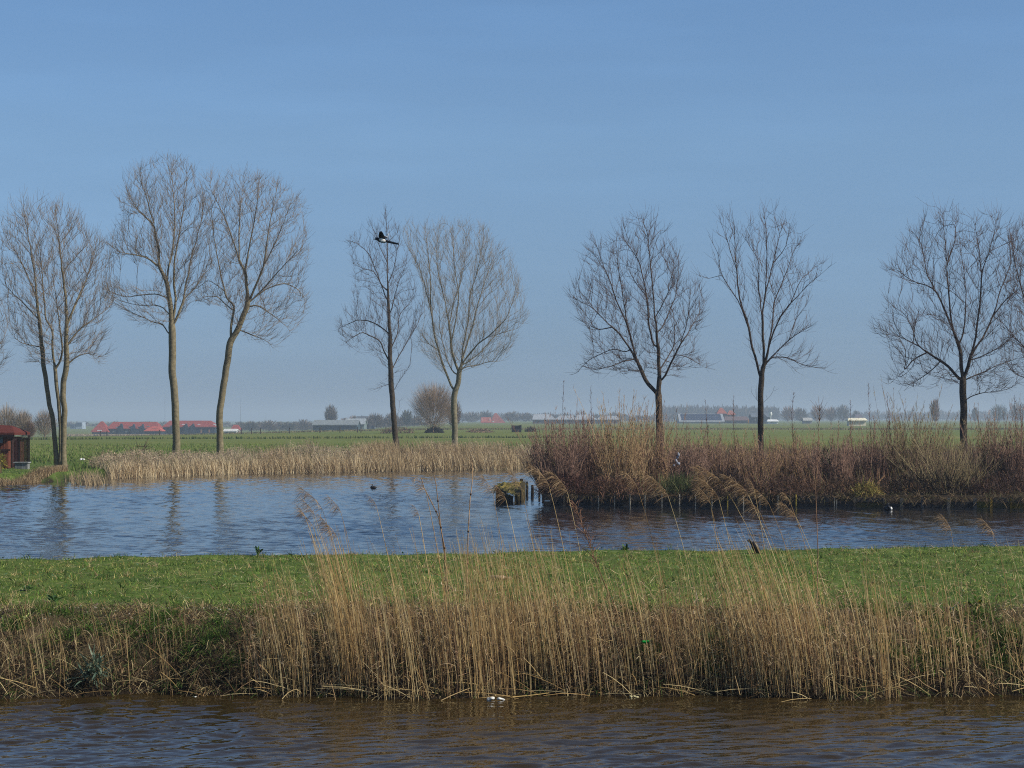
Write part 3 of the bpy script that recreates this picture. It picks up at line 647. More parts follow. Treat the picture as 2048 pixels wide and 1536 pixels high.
# green tufts hanging on the slope
tm = MB()
for px, py, wd, k in [(1800, 1330, 40, 380), (1850, 1345, 40, 380), (1990, 1340, 44, 420), (2040, 1310, 40, 420), (1900, 1300, 40, 360), (200, 1290, 40, 200), (120, 1300, 40, 160), (500, 1300, 40, 120), (-80, 1290, 60, 300), (300, 1275, 26, 220), (345, 1300, 30, 260), (330, 1245, 26, 300), (390, 1330, 30, 200), (440, 1305, 26, 200), (430, 1270, 22, 140), (470, 1345, 30, 160), (250, 1290, 24, 220), (30, 1275, 24, 260), (520, 1240, 26, 300),
                      (1185, 1235, 30, 260), (1270, 1228, 34, 420), (1300, 1340, 26, 260), (1420, 1345, 40, 420), (1440, 1315, 30, 300), (1720, 1215, 40, 460), (1760, 1240, 36, 380), (1870, 1255, 26, 240), (1960, 1265, 34, 420), (2000, 1300, 34, 380), (1935, 1320, 24, 240), (1100, 1320, 24, 200), (150, 1250, 30, 260), (90, 1240, 24, 180), (1560, 1235, 26, 220), (1640, 1300, 22, 160)]:
    dcen = e0(PX(px, 24.6)); tq = np.clip((1395-py)/175, .05, 1.05); dc = dcen+tq*(e1(PX(px, 24.6))-dcen)
    xx = PX(px, dc)+rng.normal(0, wd*dc/F*.6, k); yy = dc+rng.normal(0, .09, k)
    d0 = unit(rdir(k, (.2, 1))+np.array([-.1, -.35, .3]))
    Cn = arcs(on_ground(xx, yy, -.01), d0, rng.uniform(.08, .26, k), np.array([[0, -.3, -.7]])*rng.uniform(.1, 1, (k, 1)), 4)
    V, f = strips(Cn, np.tile([[.0045, .0045, .0035, .001]], (k, 1)), hside(k))
    tm.add(V, f, np.repeat(vary([lin(70, 104, 36), lin(96, 124, 50), lin(58, 86, 34), lin(120, 134, 66)], k, .25), 8, axis=0))
tag(tm.build('green_tufts', M['grass']), kind='stuff')

# the reed belt along the canal edge
reed = MB()
rc = [lin(204, 176, 122), lin(186, 156, 104), lin(214, 192, 142), lin(170, 138, 90)]
rb = [lin(146, 116, 84), lin(164, 130, 92), lin(120, 94, 70), lin(182, 150, 108), lin(196, 170, 130)]
def reeds(x, y, h, lean, cols, leafy=.8, r0=.0034, tmax=.97):
    n = len(x)
    b = on_ground(x, y, -.03); b[:, 2] = np.maximum(b[:, 2], -.25)
    d0 = unit(np.stack([rng.normal(-.02, .05, n)+lean*.35, rng.normal(-.03, .06, n), np.ones(n)], 1))
    bend = np.stack([-np.abs(rng.normal(.05, .05, n))+lean*.55, rng.normal(0, .03, n), np.zeros(n)], 1)
    Cn = arcs(b, d0, h, bend, 6)
    R = np.tile(np.array([[1, .95, .85, .75, .6, .35]])*r0, (n, 1))*rng.uniform(.7, 1.25, (n, 1))
    V, f = vtube(Cn, R, 3)
    c = vary(list(cols)+[np.array(cols[0])*.62], n, .32)
    reed.add(V, f, np.repeat(c, 18, axis=0))
    m = int(n*leafy); ii = rng.integers(0, n, m); t = rng.uniform(.12, tmax, m)
    kx = t*5; k0 = np.minimum(kx.astype(int), 4); fr = (kx-k0)[:, None]
    q = Cn[ii, k0]*(1-fr)+Cn[ii, k0+1]*fr
    dd = unit(rdir(m, (-.3, .9))*np.array([1, .8, 1])+np.array([-.35, 0, .15]))
    Lc = arcs(q, dd, rng.uniform(.06, .26, m), np.array([[-.2, 0, -.6]])*rng.uniform(0, 1.2, (m, 1)), 4)
    V, f = strips(Lc, np.tile([[.003, .0042, .003, .0008]], (m, 1)), hside(m))
    reed.add(V, f, np.repeat(vary(cols, m, .28), 8, axis=0))
def bankpos(px, n, sp, t0=0.0, t1=.55):
    xx = PX(px, 24.1)+rng.normal(0, sp*24.1/F, n); return xx, e0(xx)+rng.uniform(t0, t1, n)**1.3*(e1(xx)-e0(xx))-.04
# short brown broken growth all along
n = 3500; x = np.concatenate([rng.uniform(PX(490, 24), PX(2120, 24), n), rng.uniform(6.2, 11, 1200)]); n = len(x)
keep = rng.uniform(0, 1, n) < np.clip(.6+.7*sn(x, x*0, 1.1, 41)+.45*sn(x, x*0, .35, 42), .06, 1); keep &= rng.uniform(0, 1, n) < np.clip(1-(x-PX(1660, 24))/.9, .22, 1); x = x[keep]
y = e0(x)+rng.uniform(-.02, .8, len(x))**1.2*(e1(x)-e0(x))
reeds(x, y, np.clip(rng.normal(.6, .2, len(x))-.62*np.maximum(ground(x, y), 0), .12, 1.0)*(1+.3*sn(x, x*0, 1.6, 43)), 0, rb, 3.2, .003)
n = 340; x = rng.uniform(-11, PX(500, 24), n); y = e0(x)+rng.uniform(-.02, .7, n)*(e1(x)-e0(x))
reeds(x[sn(x, x*0, .8, 44) > -.05], y[sn(x, x*0, .8, 44) > -.05], rng.uniform(.25, .6, n)[sn(x, x*0, .8, 44) > -.05], 0, rb, 1.2, .0032)
# taller golden clumps
for px, sp, k, h0, h1, ln in [(85, 9, 26, .6, 1.25, -.12), (110, 12, 22, .5, .9, -.1), (20, 14, 20, .5, 1.0, -.1), (145, 10, 18, .5, .8, -.05), (220, 10, 34, .5, .95, -.16), (245, 6, 16, .5, .8, -.14), (-60, 30, 50, .6, 1.2, -.1), (-180, 30, 50, .6, 1.3, -.1),
        (300, 18, 16, .4, .8, 0), (330, 9, 14, .4, .7, 0), (545, 14, 40, .7, 1.25, -.05), (590, 18, 120, .9, 1.5, -.08), (630, 16, 70, .8, 1.3, -.06), (690, 18, 190, 1.2, 1.85, -.1), (715, 16, 110, 1.2, 1.75, -.1), (760, 22, 60, 1.0, 1.6, -.1), (800, 18, 50, .9, 1.5, -.08),
        (845, 16, 90, 1.1, 1.7, -.12), (880, 18, 60, 1.0, 1.6, -.1), (920, 18, 60, 1.0, 1.6, -.06), (960, 22, 150, 1.2, 1.75, -.04), (1000, 22, 150, 1.2, 1.8, -.06), (1035, 18, 100, 1.1, 1.7, -.08), (1075, 20, 110, 1.1, 1.7, -.1), (1110, 16, 90, 1.2, 1.95, -.12),
        (1150, 18, 60, 1.0, 1.7, -.1), (1190, 20, 50, .9, 1.5, -.08), (1240, 20, 60, .9, 1.5, -.1), (1290, 20, 60, .9, 1.5, -.1), (1340, 22, 60, .9, 1.6, -.12), (1390, 24, 70, .9, 1.6, -.12), (1450, 26, 110, 1.0, 1.7, -.14), (1500, 24, 140, 1.1, 1.75, -.16),
        (1550, 24, 130, 1.1, 1.8, -.18), (1600, 24, 120, 1.0, 1.7, -.16), (1650, 24, 90, .9, 1.5, -.12), (1700, 24, 70, .8, 1.4, -.1), (1745, 14, 60, 1.0, 1.6, -.06), (1775, 16, 60, .9, 1.5, -.06), (1830, 22, 40, .7, 1.2, -.06), (1875, 14, 60, .9, 1.55, -.05),
        (1930, 22, 24, .6, 1.0, -.06), (1990, 24, 24, .5, .95, -.06), (2045, 20, 34, .6, 1.0, -.06), (2200, 60, 160, .8, 1.5, -.1), (2400, 60, 120, .8, 1.4, -.1)]:
    k = max(6, int(k*.42)); x, y = bankpos(px, k, sp); hh = np.maximum(.2, (h0+(h1-h0)*rng.beta(1.5, 1.6, k))*1.06-np.maximum(ground(x, y), 0)*.8)
    reeds(x, y, hh, ln, rc, .4, .003, .55)
n = 90; x = rng.uniform(PX(520, 24), PX(2100, 24), n); reeds(x, e0(x)+rng.uniform(0, .5, n)*(e1(x)-e0(x)), rng.uniform(.6, 1.25, n), -.1, rc, .6, .0032)
n = 16000                                   # dark-coloured leaf strips standing in for the shade around the stem bases
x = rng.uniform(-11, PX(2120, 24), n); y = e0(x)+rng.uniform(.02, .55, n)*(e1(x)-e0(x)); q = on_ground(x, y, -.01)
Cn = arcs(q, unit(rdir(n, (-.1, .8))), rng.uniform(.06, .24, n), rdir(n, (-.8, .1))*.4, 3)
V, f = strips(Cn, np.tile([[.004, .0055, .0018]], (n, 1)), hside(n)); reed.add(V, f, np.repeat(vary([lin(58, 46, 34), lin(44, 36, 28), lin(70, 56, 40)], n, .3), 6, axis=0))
n = 260                                     # fallen stems leaning across the water's edge
x = rng.uniform(-10, 10, n); y = e0(x)+rng.uniform(-.08, .25, n)
b = on_ground(x, y, .02); b[:, 2] = np.maximum(b[:, 2], .01)
Cn = arcs(b, unit(np.stack([rng.normal(0, 1, n), rng.normal(-.25, .25, n), rng.uniform(.05, .9, n)], 1)), rng.uniform(.2, .7, n), np.array([[0, 0, -.15]])*np.ones((n, 1)), 4)
V, f = vtube(Cn, np.tile([[.0034, .0032, .003, .002]], (n, 1)), 3); reed.add(V, f, np.repeat(vary(rc, n), 12, axis=0))
n = 15000                                   # broken leaf and stem litter caught in the growth
x = rng.uniform(PX(480, 24), PX(2120, 24), n); x = x[rng.uniform(0, 1, n) < np.clip(.7+.6*sn(x, x*0, .9, 45), .1, 1)*np.where(x > PX(1730, 24), .35, 1)]; n = len(x)
y = e0(x)+rng.uniform(0, .9, n)*(e1(x)-e0(x)); q = on_ground(x, y); q[:, 2] += np.clip(rng.normal(.36, .16, n)-.25*q[:, 2], 0, .8)
Cn = arcs(q, unit(rdir(n, (-.7, .7))), rng.uniform(.03, .13, n), rdir(n, (-.6, .2))*.4, 3)
V, f = strips(Cn, np.tile([[.0028, .0042, .0014]], (n, 1)), hside(n)); reed.add(V, f, np.repeat(vary(rb+[lin(206, 184, 150), lin(176, 140, 112)], n, .3), 6, axis=0))
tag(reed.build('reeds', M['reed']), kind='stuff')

# tall reeds that carry a plume: every one a thing (stem, plume)
plume_cols = [lin(176, 148, 112), lin(158, 130, 96), lin(194, 166, 128), lin(138, 112, 84)]
PL = [ # plume start px,py, base px, base row, label
 (645, 1020, 722, 'tallest plumed reed of the left-hand clump, its thick brown plume arching left'), (629, 1030, 700, 'plumed reed just left of the tallest one in the left clump'),
 (682, 1026, 748, 'plumed reed just right of the tallest one in the left clump, with a split plume'), (661, 1062, 716, 'reed with a narrow plume halfway up the left clump'),
 (609, 1031, 690, 'reed with the outermost small plume of the left clump'), (626, 1054, 694, 'low plumed reed on the outer side of the left clump, plume nearly level'),
 (674, 1076, 728, 'reed with a plume low inside the left clump, closest to its dense stems'), (753, 1014, 806, 'lone plumed reed with a tiny tuft, between the left clump and the dark-knotted stalk'),
 (852, 985, 908, 'stout plumed stalk with a drooping tuft over the pond, right of the slim tree reflection'), (838, 1032, 880, 'thin reed with a faint tuft beside the stout plumed stalk'),
 (985, 985, 1040, 'pale plumed reed directly left of the mossy broken piling'), (1012, 1000, 1075, 'plumed reed leaning in front of the mossy broken piling'), (1042, 975, 1108, 'plumed reed crossing the row of old posts in the water'),
 (1098, 972, 1168, 'tall plumed reed in front of the left end of the red thicket, big curved plume'), (1135, 985, 1196, 'plumed reed just right of the tall one before the red thicket'),
 (1274, 974, 1352, 'plumed reed standing alone against the plank wall, its plume highest there'), (1336, 992, 1424, 'plumed reed with a broad level plume against the plank wall'),
 (1413, 966, 1462, 'upright plumed reed at the left of the right clump, loose pale plume'), (1446, 968, 1600, 'reed with the biggest plume of the right clump, bent far to the left'),
 (1497, 990, 1612, 'second big plume of the right clump, just below the biggest one'), (1420, 1006, 1476, 'low plumed reed on the outer left of the right clump'), (1438, 999, 1500, 'reed with the short dense plume under the biggest one'),
 (1538, 1008, 1640, 'plumed reed in the middle of the right clump, its plume pointing at the stakes'), (1520, 1026, 1618, 'lower plumed reed in the middle of the right clump, above the black bird'),
 (1508, 978, 1560, 'thin plumed reed rising behind the right clump'), (1580, 1004, 1668, 'plumed reed close to the long bare sapling, small neat plume'), (1592, 1034, 1690, 'lowest plumed reed beside the long bare sapling'),
 (1902, 1062, 1930, 'lone plumed reed over the right part of the grass strip, loose beige tuft'), (1988, 1070, 2044, 'plumed reed nearest the right edge, leaning left over the grass strip')]
for sx, sy, bx, lab in PL:
    D = 24.0+rng.uniform(-.25, .35); X0 = PX(bx, D); D = min(max(D, float(e0(np.array(X0)))-.02), 25.2)
    b = np.array([X0, D, gz(X0, D)]); Bz = max(b[2], -.05); b[2] = Bz
    top = P(sx, sy, D)
    mid = b*.45+top*.55; mid[0] += .16*(b[0]-top[0]); mid[2] += .04
    t = np.linspace(0, 1, 9)[:, None]
    stem = (1-t)**2*b+2*t*(1-t)*mid+t*t*top
    rad0 = .006 if 'stout' in lab else .0042
    o = empty('plumed_reed', b, lab, 'reed', 'tall reeds with plumes')
    V, f = vtube(stem[None], np.linspace(rad0, rad0*.45, 9)[None], 4)
    MB().add(V, f, vary(rc, 1)[0]).build('stem', M['reed'], o, True, b)
    tip = unit(top-stem[-2]); sc = .55 if ('tiny' in lab or 'faint' in lab or 'small' in lab or 'thin' in lab) else (1.25 if 'big' in lab or 'broad' in lab or 'thick' in lab else .9)
    k = int(150*sc); s_ = rng.uniform(0, 1, k)
    ax = np.linspace(0, 1, 6)[:, None]*.24*sc
    spine = top+tip*ax+np.array([-.55, 0, -.25])*(ax**1.6)*1.6
    pm = MB()
    V, f = vtube(spine[None], np.linspace(.0025, .001, 6)[None], 3); pm.add(V, f, plume_cols[0])
    kx = s_*5; k0 = np.minimum(kx.astype(int), 4); fr = (kx-k0)[:, None]; q = spine[k0]*(1-fr)+spine[k0+1]*fr
    dd = unit(np.array([-.75, 0, .15])+rng.normal(0, .35, (k, 3)))
    Cn = arcs(q, dd, rng.uniform(.05, .13, k)*sc, np.array([[-.3, 0, -.6]])*rng.uniform(.3, 1, (k, 1)), 3)
    V, f = strips(Cn, np.tile([[ .0014, .0022, .0008]], (k, 1)), hside(k)); pm.add(V, f, np.repeat(vary(plume_cols, k, .25), 6, axis=0))
    pm.build('plume', M['reed'], o, False, b)

def stick(name, label, cat, pts, r0, r1, col, sub=None, group=None, mat='bark', knots=0):
    pts = np.array(pts); q = resample(pts, .06)
    V, f = vtube(q[None], np.linspace(r0, r1, len(q))[None], 5)
    mb = MB().add(V, f, col)
    for i in range(knots):
        c = q[int((i+1)*len(q)/(knots+1))]; mb.box(c, (r0*2.5, r0*2.5, .018), 0, lin(76, 56, 42))
    b = pts[0]
    o = empty(name, b, label, cat, group)
    mb.build('stem', M[mat], o, True, b)
    if sub: sub(q).build('crown', M['twig'], o, False, b)
    return o
D = 25.3
def saptwigs(q):
    k = 26; ii = rng.integers(int(len(q)*.72), len(q), k)
    Cn = arcs(q[ii], unit(rdir(k, (.2, .9))+np.array([0, 0, .8])), rng.uniform(.05, .2, k), np.zeros((k, 3)), 3)
    V, f = vtube(Cn, np.tile([[.0025, .002, .001]], (k, 1)), 3); return MB().add(V, f, lin(110, 84, 66))
stick('sapling', 'long thin bare sapling rising alone from the reeds past the plank wall', 'sapling', [P(1634, 1210, D), P(1636, 1100, D), P(1633, 1030, D), P(1631, 970, D), P(1636, 920, D), P(1638, 850, D), P(1640, 812, D)], .007, .0022, lin(150, 118, 92), saptwigs)
def fewtwigs(q):
    k = 5; ii = rng.integers(len(q)//2, len(q), k)
    Cn = arcs(q[ii], unit(rdir(k, (.2, .9))+np.array([0, 0, .8])), rng.uniform(.05, .16, k), np.zeros((k, 3)), 3)
    V, f = vtube(Cn, np.tile([[.0025, .002, .001]], (k, 1)), 3); return MB().add(V, f, lin(120, 96, 72))
D = 24.6
stick('knotted_stalk', 'knotted dry stalk with a dark joint at the edge of the pond', 'stalk', [P(905, 1330, D), P(898, 1200, D), P(889, 1094, D), P(876, 1030, D), P(848, 975, D), P(842, 955, D)], .0085, .005, lin(148, 118, 86), fewtwigs, 'knotted dry stalks', 'bark', 4)
stick('knotted_stalk', 'straight knotted stalk crossing the broad tree reflection', 'stalk', [P(893, 1340, D), P(892, 1200, D), P(889, 1110, D), P(880, 1040, D), P(872, 968, D), P(868, 950, D)], .008, .0045, lin(138, 112, 84), fewtwigs, 'knotted dry stalks', 'bark', 6)
stick('knotted_stalk', 'pale knotted stalk right of the two dark-jointed ones, reaching over the far shore', 'stalk', [P(930, 1340, D), P(934, 1180, D), P(936, 1070, D), P(940, 1000, D), P(945, 960, D), P(944, 925, D)], .0085, .0045, lin(176, 144, 108), fewtwigs, 'knotted dry stalks', 'bark', 5)
def seedhead(q):
    k = 170; ii = rng.integers(int(len(q)*.45), len(q), k)
    Cn = arcs(q[ii], unit(rdir(k, (-.2, .8))+np.array([-.2, 0, .3])), rng.uniform(.04, .2, k), rdir(k, (-.5, .2))*.2, 3)
    V, f = strips(Cn, np.tile([[.0018, .003, .0035]], (k, 1)), hside(k)); return MB().add(V, f, np.repeat(vary([lin(112, 82, 64), lin(136, 102, 80), lin(92, 68, 56)], k), 6, axis=0))
stick('seeding_weed', 'brown branching seed-head weed beside the plank wall, in front of the open pond', 'weed', [P(1240, 1240, 25), P(1215, 1180, 25), P(1190, 1120, 25), P(1170, 1065, 25), P(1150, 1010, 25)], .007, .003, lin(128, 98, 72), seedhead)
stick('broken_reed', 'bent broken reed stem standing in the canal left of the white foam', 'reed stem', [P(564, 1398, 23.3), P(575, 1386, 23.35), P(592, 1377, 23.4), P(602, 1385, 23.4)], .005, .004, lin(196, 170, 120), None, 'broken reed stems in the canal', 'reed')
stick('broken_reed', 'slanting broken reed stem between the two white foam scraps', 'reed stem', [P(880, 1402, 23.25), P(905, 1390, 23.3), P(940, 1376, 23.4)], .005, .004, lin(200, 172, 122), None, 'broken reed stems in the canal', 'reed')
stick('broken_reed', 'short snapped reed poking up by the clump of tallest reeds', 'reed stem', [P(672, 1408, 23.2), P(668, 1385, 23.3), P(661, 1362, 23.4)], .005, .004, lin(170, 138, 96), None, 'broken reed stems in the canal', 'reed')
stick('broken_reed', 'snapped reed leaning into the water under the right clump', 'reed stem', [P(1480, 1390, 23.3), P(1475, 1370, 23.35), P(1470, 1352, 23.4)], .005, .004, lin(190, 160, 112), None, 'broken reed stems in the canal', 'reed')
stick('broken_reed', 'long dead stem slanting down to the canal near the right end of the reeds', 'reed stem', [P(1876, 1383, 23.45), P(1850, 1370, 23.5), P(1822, 1345, 23.7), P(1790, 1312, 24.0)], .006, .004, lin(176, 146, 104), None, 'broken reed stems in the canal', 'reed')
stick('broken_reed', 'fallen stem slanting in front of the reeds, parallel to the long dead one', 'reed stem', [P(1808, 1380, 23.45), P(1780, 1365, 23.5), P(1740, 1335, 23.8)], .006, .004, lin(170, 138, 98), None, 'broken reed stems in the canal', 'reed')
stick('broken_reed', 'yellow reed stem lying flat on the water right of the white foam', 'reed stem', [P(1025, 1394, 23.25), P(1060, 1391, 23.3), P(1098, 1386, 23.35)], .006, .004, lin(204, 172, 110), None, 'broken reed stems in the canal', 'reed')

# leafy plants on the bank
def leafy(name, label, cat, px, py, d, n, L, W, cols, up=(.1, .9), lean=(0, 0, .2), group=None, lift=0, stemh=0):
    x0 = PX(px, d); b = np.array([x0, d, gz(x0, d)+lift])
    o = empty(name, b, label, cat, group)
    q = np.tile(b, (n, 1))+rng.normal(0, L*.12, (n, 3))*np.array([1, 1, .2])
    if stemh: q[:, 2] += rng.uniform(0, stemh, n)
    dd = unit(rdir(n, up)+np.array(lean)); Ln = rng.uniform(L*.5, L, n)
    Cn = arcs(q, dd, Ln, np.array([[0, 0, -.5]])*rng.uniform(.2, 1, (n, 1)), 5)
    V, f = strips(Cn, np.array([[.25, .8, 1, .75, .08]])*W*rng.uniform(.6, 1, (n, 1)), unit(np.cross(dd, np.array([0, 0, 1.])+rng.normal(0, .3, (n, 3)))))
    m_ = MB().add(V, f, np.repeat(vary(cols, n, .2), 10, axis=0))
    m_.build('foliage', M['leaf'], o, True, b)
    if stemh:
        V, f = vtube(np.array([[b-[0, 0, .03], b+[0, 0, stemh*.6], b+[.01, 0, stemh]]]), np.array([[.008, .006, .003]]), 5); MB().add(V, f, cols[0]).build('stem', M['leaf'], o, True, b)
    return o
dg = [lin(58, 92, 40), lin(78, 112, 48), lin(48, 78, 38)]
leafy('thistle', 'spiny grey-green thistle growing over the canal edge on the left', 'thistle', 188, 1370, 23.75, 120, .34, .012, [lin(98, 116, 94), lin(118, 132, 108), lin(80, 98, 82)], (-.2, 1), (0, -.5, .3), None, .06, .2)
leafy('broadleaf_weed', 'dark leafy weed on the turf edge left of the black bird', 'weed', 1412, 1095, 37.6, 46, .28, .035, dg, (.1, .95), (0, 0, .5), 'leafy weeds along the pond edge', 0, .12)
leafy('broadleaf_weed', 'bright leafy weed on the turf edge, biggest one right of the sapling', 'weed', 1824, 1095, 38.6, 40, .26, .035, dg, (.1, .95), (0, 0, .5), 'leafy weeds along the pond edge', 0, .1)
leafy('broadleaf_weed', 'small leafy weed on the turf edge between the black bird and the sapling', 'weed', 1572, 1090, 38.2, 26, .2, .03, dg, (.1, .95), (0, 0, .5), 'leafy weeds along the pond edge', 0, .06)
leafy('broadleaf_weed', 'low leafy weed on the turf edge just right of the sapling', 'weed', 1705, 1092, 38.4, 26, .2, .03, dg, (.1, .95), (0, 0, .4), 'leafy weeds along the pond edge', 0, .05)
leafy('broadleaf_weed', 'small leafy weed on the turf edge right of the brown seed-head weed', 'weed', 1250, 1100, 37.2, 20, .18, .028, dg, (.1, .95), (0, 0, .4), 'leafy weeds along the pond edge', 0, .05)
leafy('broadleaf_weed', 'thin upright weed on the turf edge left of the tallest reeds', 'weed', 517, 1108, 35.8, 14, .16, .02, dg, (.3, .95), (0, 0, .8), 'leafy weeds along the pond edge', 0, .1)
leafy('dock_plant', 'dock plant with one yellow leaf on the bank lip at the right', 'plant', 1950, 1215, 26.1, 26, .22, .032, [lin(84, 118, 40), lin(108, 138, 48), lin(70, 100, 38), lin(170, 160, 40)], (.1, .95), (0, 0, .4))
leafy('grey_weed', 'drooping pale grey-green leaves on the bank left of the dock plant', 'plant', 1895, 1235, 25.6, 16, .26, .03, [lin(124, 140, 116), lin(104, 122, 98)], (.1, .7), (0, -.5, .2))
leafy('broadleaf_weed', 'dark green rosette in the turf at the left, above the bare soil lip', 'weed', 108, 1195, 26.8, 22, .16, .024, dg, (.1, .9), (0, 0, .3))
leafy('broadleaf_weed', 'pale green rosette in the turf far left, behind the dark one', 'weed', 52, 1172, 28.5, 18, .15, .022, [lin(104, 130, 84), lin(88, 118, 70)], (.1, .9), (0, 0, .2))
leafy('flowering_weed', 'weed with a pale yellow flower tuft on the bank at the far left', 'weed', 46, 1262, 25.0, 30, .14, .012, [lin(168, 176, 90), lin(110, 130, 60)], (.1, .95), (0, -.3, .3))
leafy('grass_tuft', 'dry straw tuft over a dark hollow in the bank, below the leafy weed', 'grass tuft', 1395, 1225, 25.7, 110, .28, .006, [lin(176, 152, 110), lin(150, 124, 86), lin(122, 98, 70)], (-.1, .8), (0, -.5, .1))

# ------------------------------------------------------------------ fused bodies (birds, litter)
def ellipsoid(mb, c, r, ax=(1, 0, 0), n=14):
    u = np.linspace(0, np.pi, n//2+2)[1:-1]; v = np.arange(n)*2*np.pi/n
    S3 = [(-1, 0, 0)]+[(-math.cos(a), math.sin(a)*math.cos(b_), math.sin(a)*math.sin(b_)) for a in u for b_ in v]+[(1, 0, 0)]
    S3 = np.array(S3)*np.array(r); ax = np.array(ax, float)/np.linalg.norm(ax); zz = np.array([0, 0, 1.])
    if abs(ax[2]) > .95: zz = np.array([0, 1., 0])
    sd_ = np.cross(zz, ax); sd_ /= np.linalg.norm(sd_); up_ = np.cross(ax, sd_)
    V = S3[:, :1]*ax+S3[:, 1:2]*sd_+S3[:, 2:3]*up_+np.array(c)
    m_ = len(u); tri = [(0, 1+(j+1) % n, 1+j) for j in range(n)]+[(len(V)-1, 1+(m_-1)*n+j, 1+(m_-1)*n+(j+1) % n) for j in range(n)]
    quad = [(1+i*n+j, 1+i*n+(j+1) % n, 1+(i+1)*n+(j+1) % n, 1+(i+1)*n+j) for i in range(m_-1) for j in range(n)]
    return mb.add(V, [np.array(tri), np.array(quad)])
def fuse(mb, voxel, name, mat, parent, colf, loc):
    t = mb.build('tmp', None); md = t.modifiers.new('r', 'REMESH'); md.mode = 'VOXEL'; md.voxel_size = voxel
    s_ = t.modifiers.new('s', 'SMOOTH'); s_.iterations = 3; s_.factor = .5
    me = bpy.data.meshes.new_from_object(t.evaluated_get(bpy.context.evaluated_depsgraph_get()))
    old = t.data; bpy.data.objects.remove(t); bpy.data.meshes.remove(old)
    V = np.empty(len(me.vertices)*3, np.float32); me.vertices.foreach_get('co', V); V = V.reshape(-1, 3)
    q = [p.vertices[:] for p in me.polygons]; fs = [np.array([p for p in q if len(p) == k_]) for k_ in (3, 4)]
    bpy.data.meshes.remove(me)
    return mk(name, V, fs, mat, parent, colf(V), True, loc)
def pxv(cx, cy, d):   # local frame: photo pixels about a point -> metres (x right, z up), y depth in metres
    c = P(cx, cy, d); s_ = d/F
    return c, lambda px, py, y=0: np.array([c[0]+(px-cx)*s_, d+y, c[2]-(py-cy)*s_])
# magpie in flight
c, q = pxv(766, 480, 40.0); mb = MB(); s_ = 40/F
ellipsoid(mb, q(763.5, 480.8), (.098, .045, .045), (-1, 0, -.05) if False else (1, 0, -.22)); ellipsoid(mb, q(754.5, 477.6), (.042, .03, .031), (1, 0, -.15))
mb.poly([q(751.5, 476.6, -.008), q(747.6, 479.3, 0), q(751.5, 479.6, -.008)], (0, .016, 0))
ellipsoid(mb, q(772, 482.0), (.05, .026, .024), (1, 0, -.25))
mb.poly([q(771, 479.6, -.02), q(797.5, 486.6, -.034), q(798.6, 489.6, -.03), q(790, 488.6, -.03), q(771, 484.6, -.02)], (0, .055, 0))
mb.poly([q(758.5, 477.5, -.02), q(757.2, 471, -.07), q(759.5, 465.5, -.15), q(763.8, 464.6, -.2), q(766.5, 468, -.16), q(769, 474, -.08), q(771, 478.5, -.02)], (.004, .016, .012))
mb.poly([q(760, 477, .0), q(764.5, 470, .08), q(769, 464.5, .17), q(774.5, 464.0, .22), q(777, 468.5, .2), q(776, 473, .12), q(772, 478, .01)], (.004, .016, .012))
body_c = q(763.5, 480.8)
def magcol(V):
    L_ = (V-c)/s_; px, py = 766+L_[:, 0], 480-L_[:, 2]
    col = np.tile(lin(22, 23, 28), (len(V), 1)); dep = V[:, 1]-40
    e = ((px-764.8)/6.6)**2+((py-480.9-(px-764.8)*.22)/4.0)**2
    col[(e < 1) & (dep < .05)] = lin(232, 228, 222)
    col[(dep > .09) & (px > 767)] = lin(150, 156, 162)
    col[(px > 777) & (dep < .09)] = lin(18, 26, 36)
    return col
o = empty('magpie', c, 'black and white magpie flying left in front of the slim bare tree', 'bird')
fuse(mb, .0055, 'body', M['feather'], o, magcol, c)
# black bird standing on the turf (moorhen-like)
D = 36.2; c, q = pxv(1510, 1095, D); mb = MB(); s_ = D/F
ellipsoid(mb, q(1511.5, 1095), (.115, .055, .062), (-.5, 0, .85)); ellipsoid(mb, q(1503.5, 1086), (.06, .026, .03), (-.55, 0, .9)); ellipsoid(mb, q(1498.5, 1081), (.034, .026, .026), (1, 0, 0))
mb.poly([q(1496, 1080, -.006), q(1493.2, 1082.4, 0), q(1496, 1083, -.006)], (0, .012, 0))
mb.poly([q(1513, 1104, -.02), q(1519, 1100, -.02), q(1521.5, 1110, -.01), q(1517, 1112, -.01)], (0, .04, 0))
zf_ = gz(c[0], D)
for dx, dy in ((1509, -.025), (1512, .025)):
    top = q(dx, 1104, dy); mb.box((top[0], top[1], (top[2]+zf_)/2), (.014, .014, max(.03, top[2]-zf_+.03)))
    mb.box((top[0]-.02, top[1], zf_+.008), (.06, .03, .014))
def mhcol(V):
    col = np.tile(lin(34, 30, 32), (len(V), 1)); col[V[:, 0] < c[0]-14.6*s_] = lin(120, 40, 30); return col
o = empty('waterfowl', c, 'black long-necked water bird standing upright on the turf edge', 'bird'); fuse(mb, .008, 'body', M['feather'], o, mhcol, c)
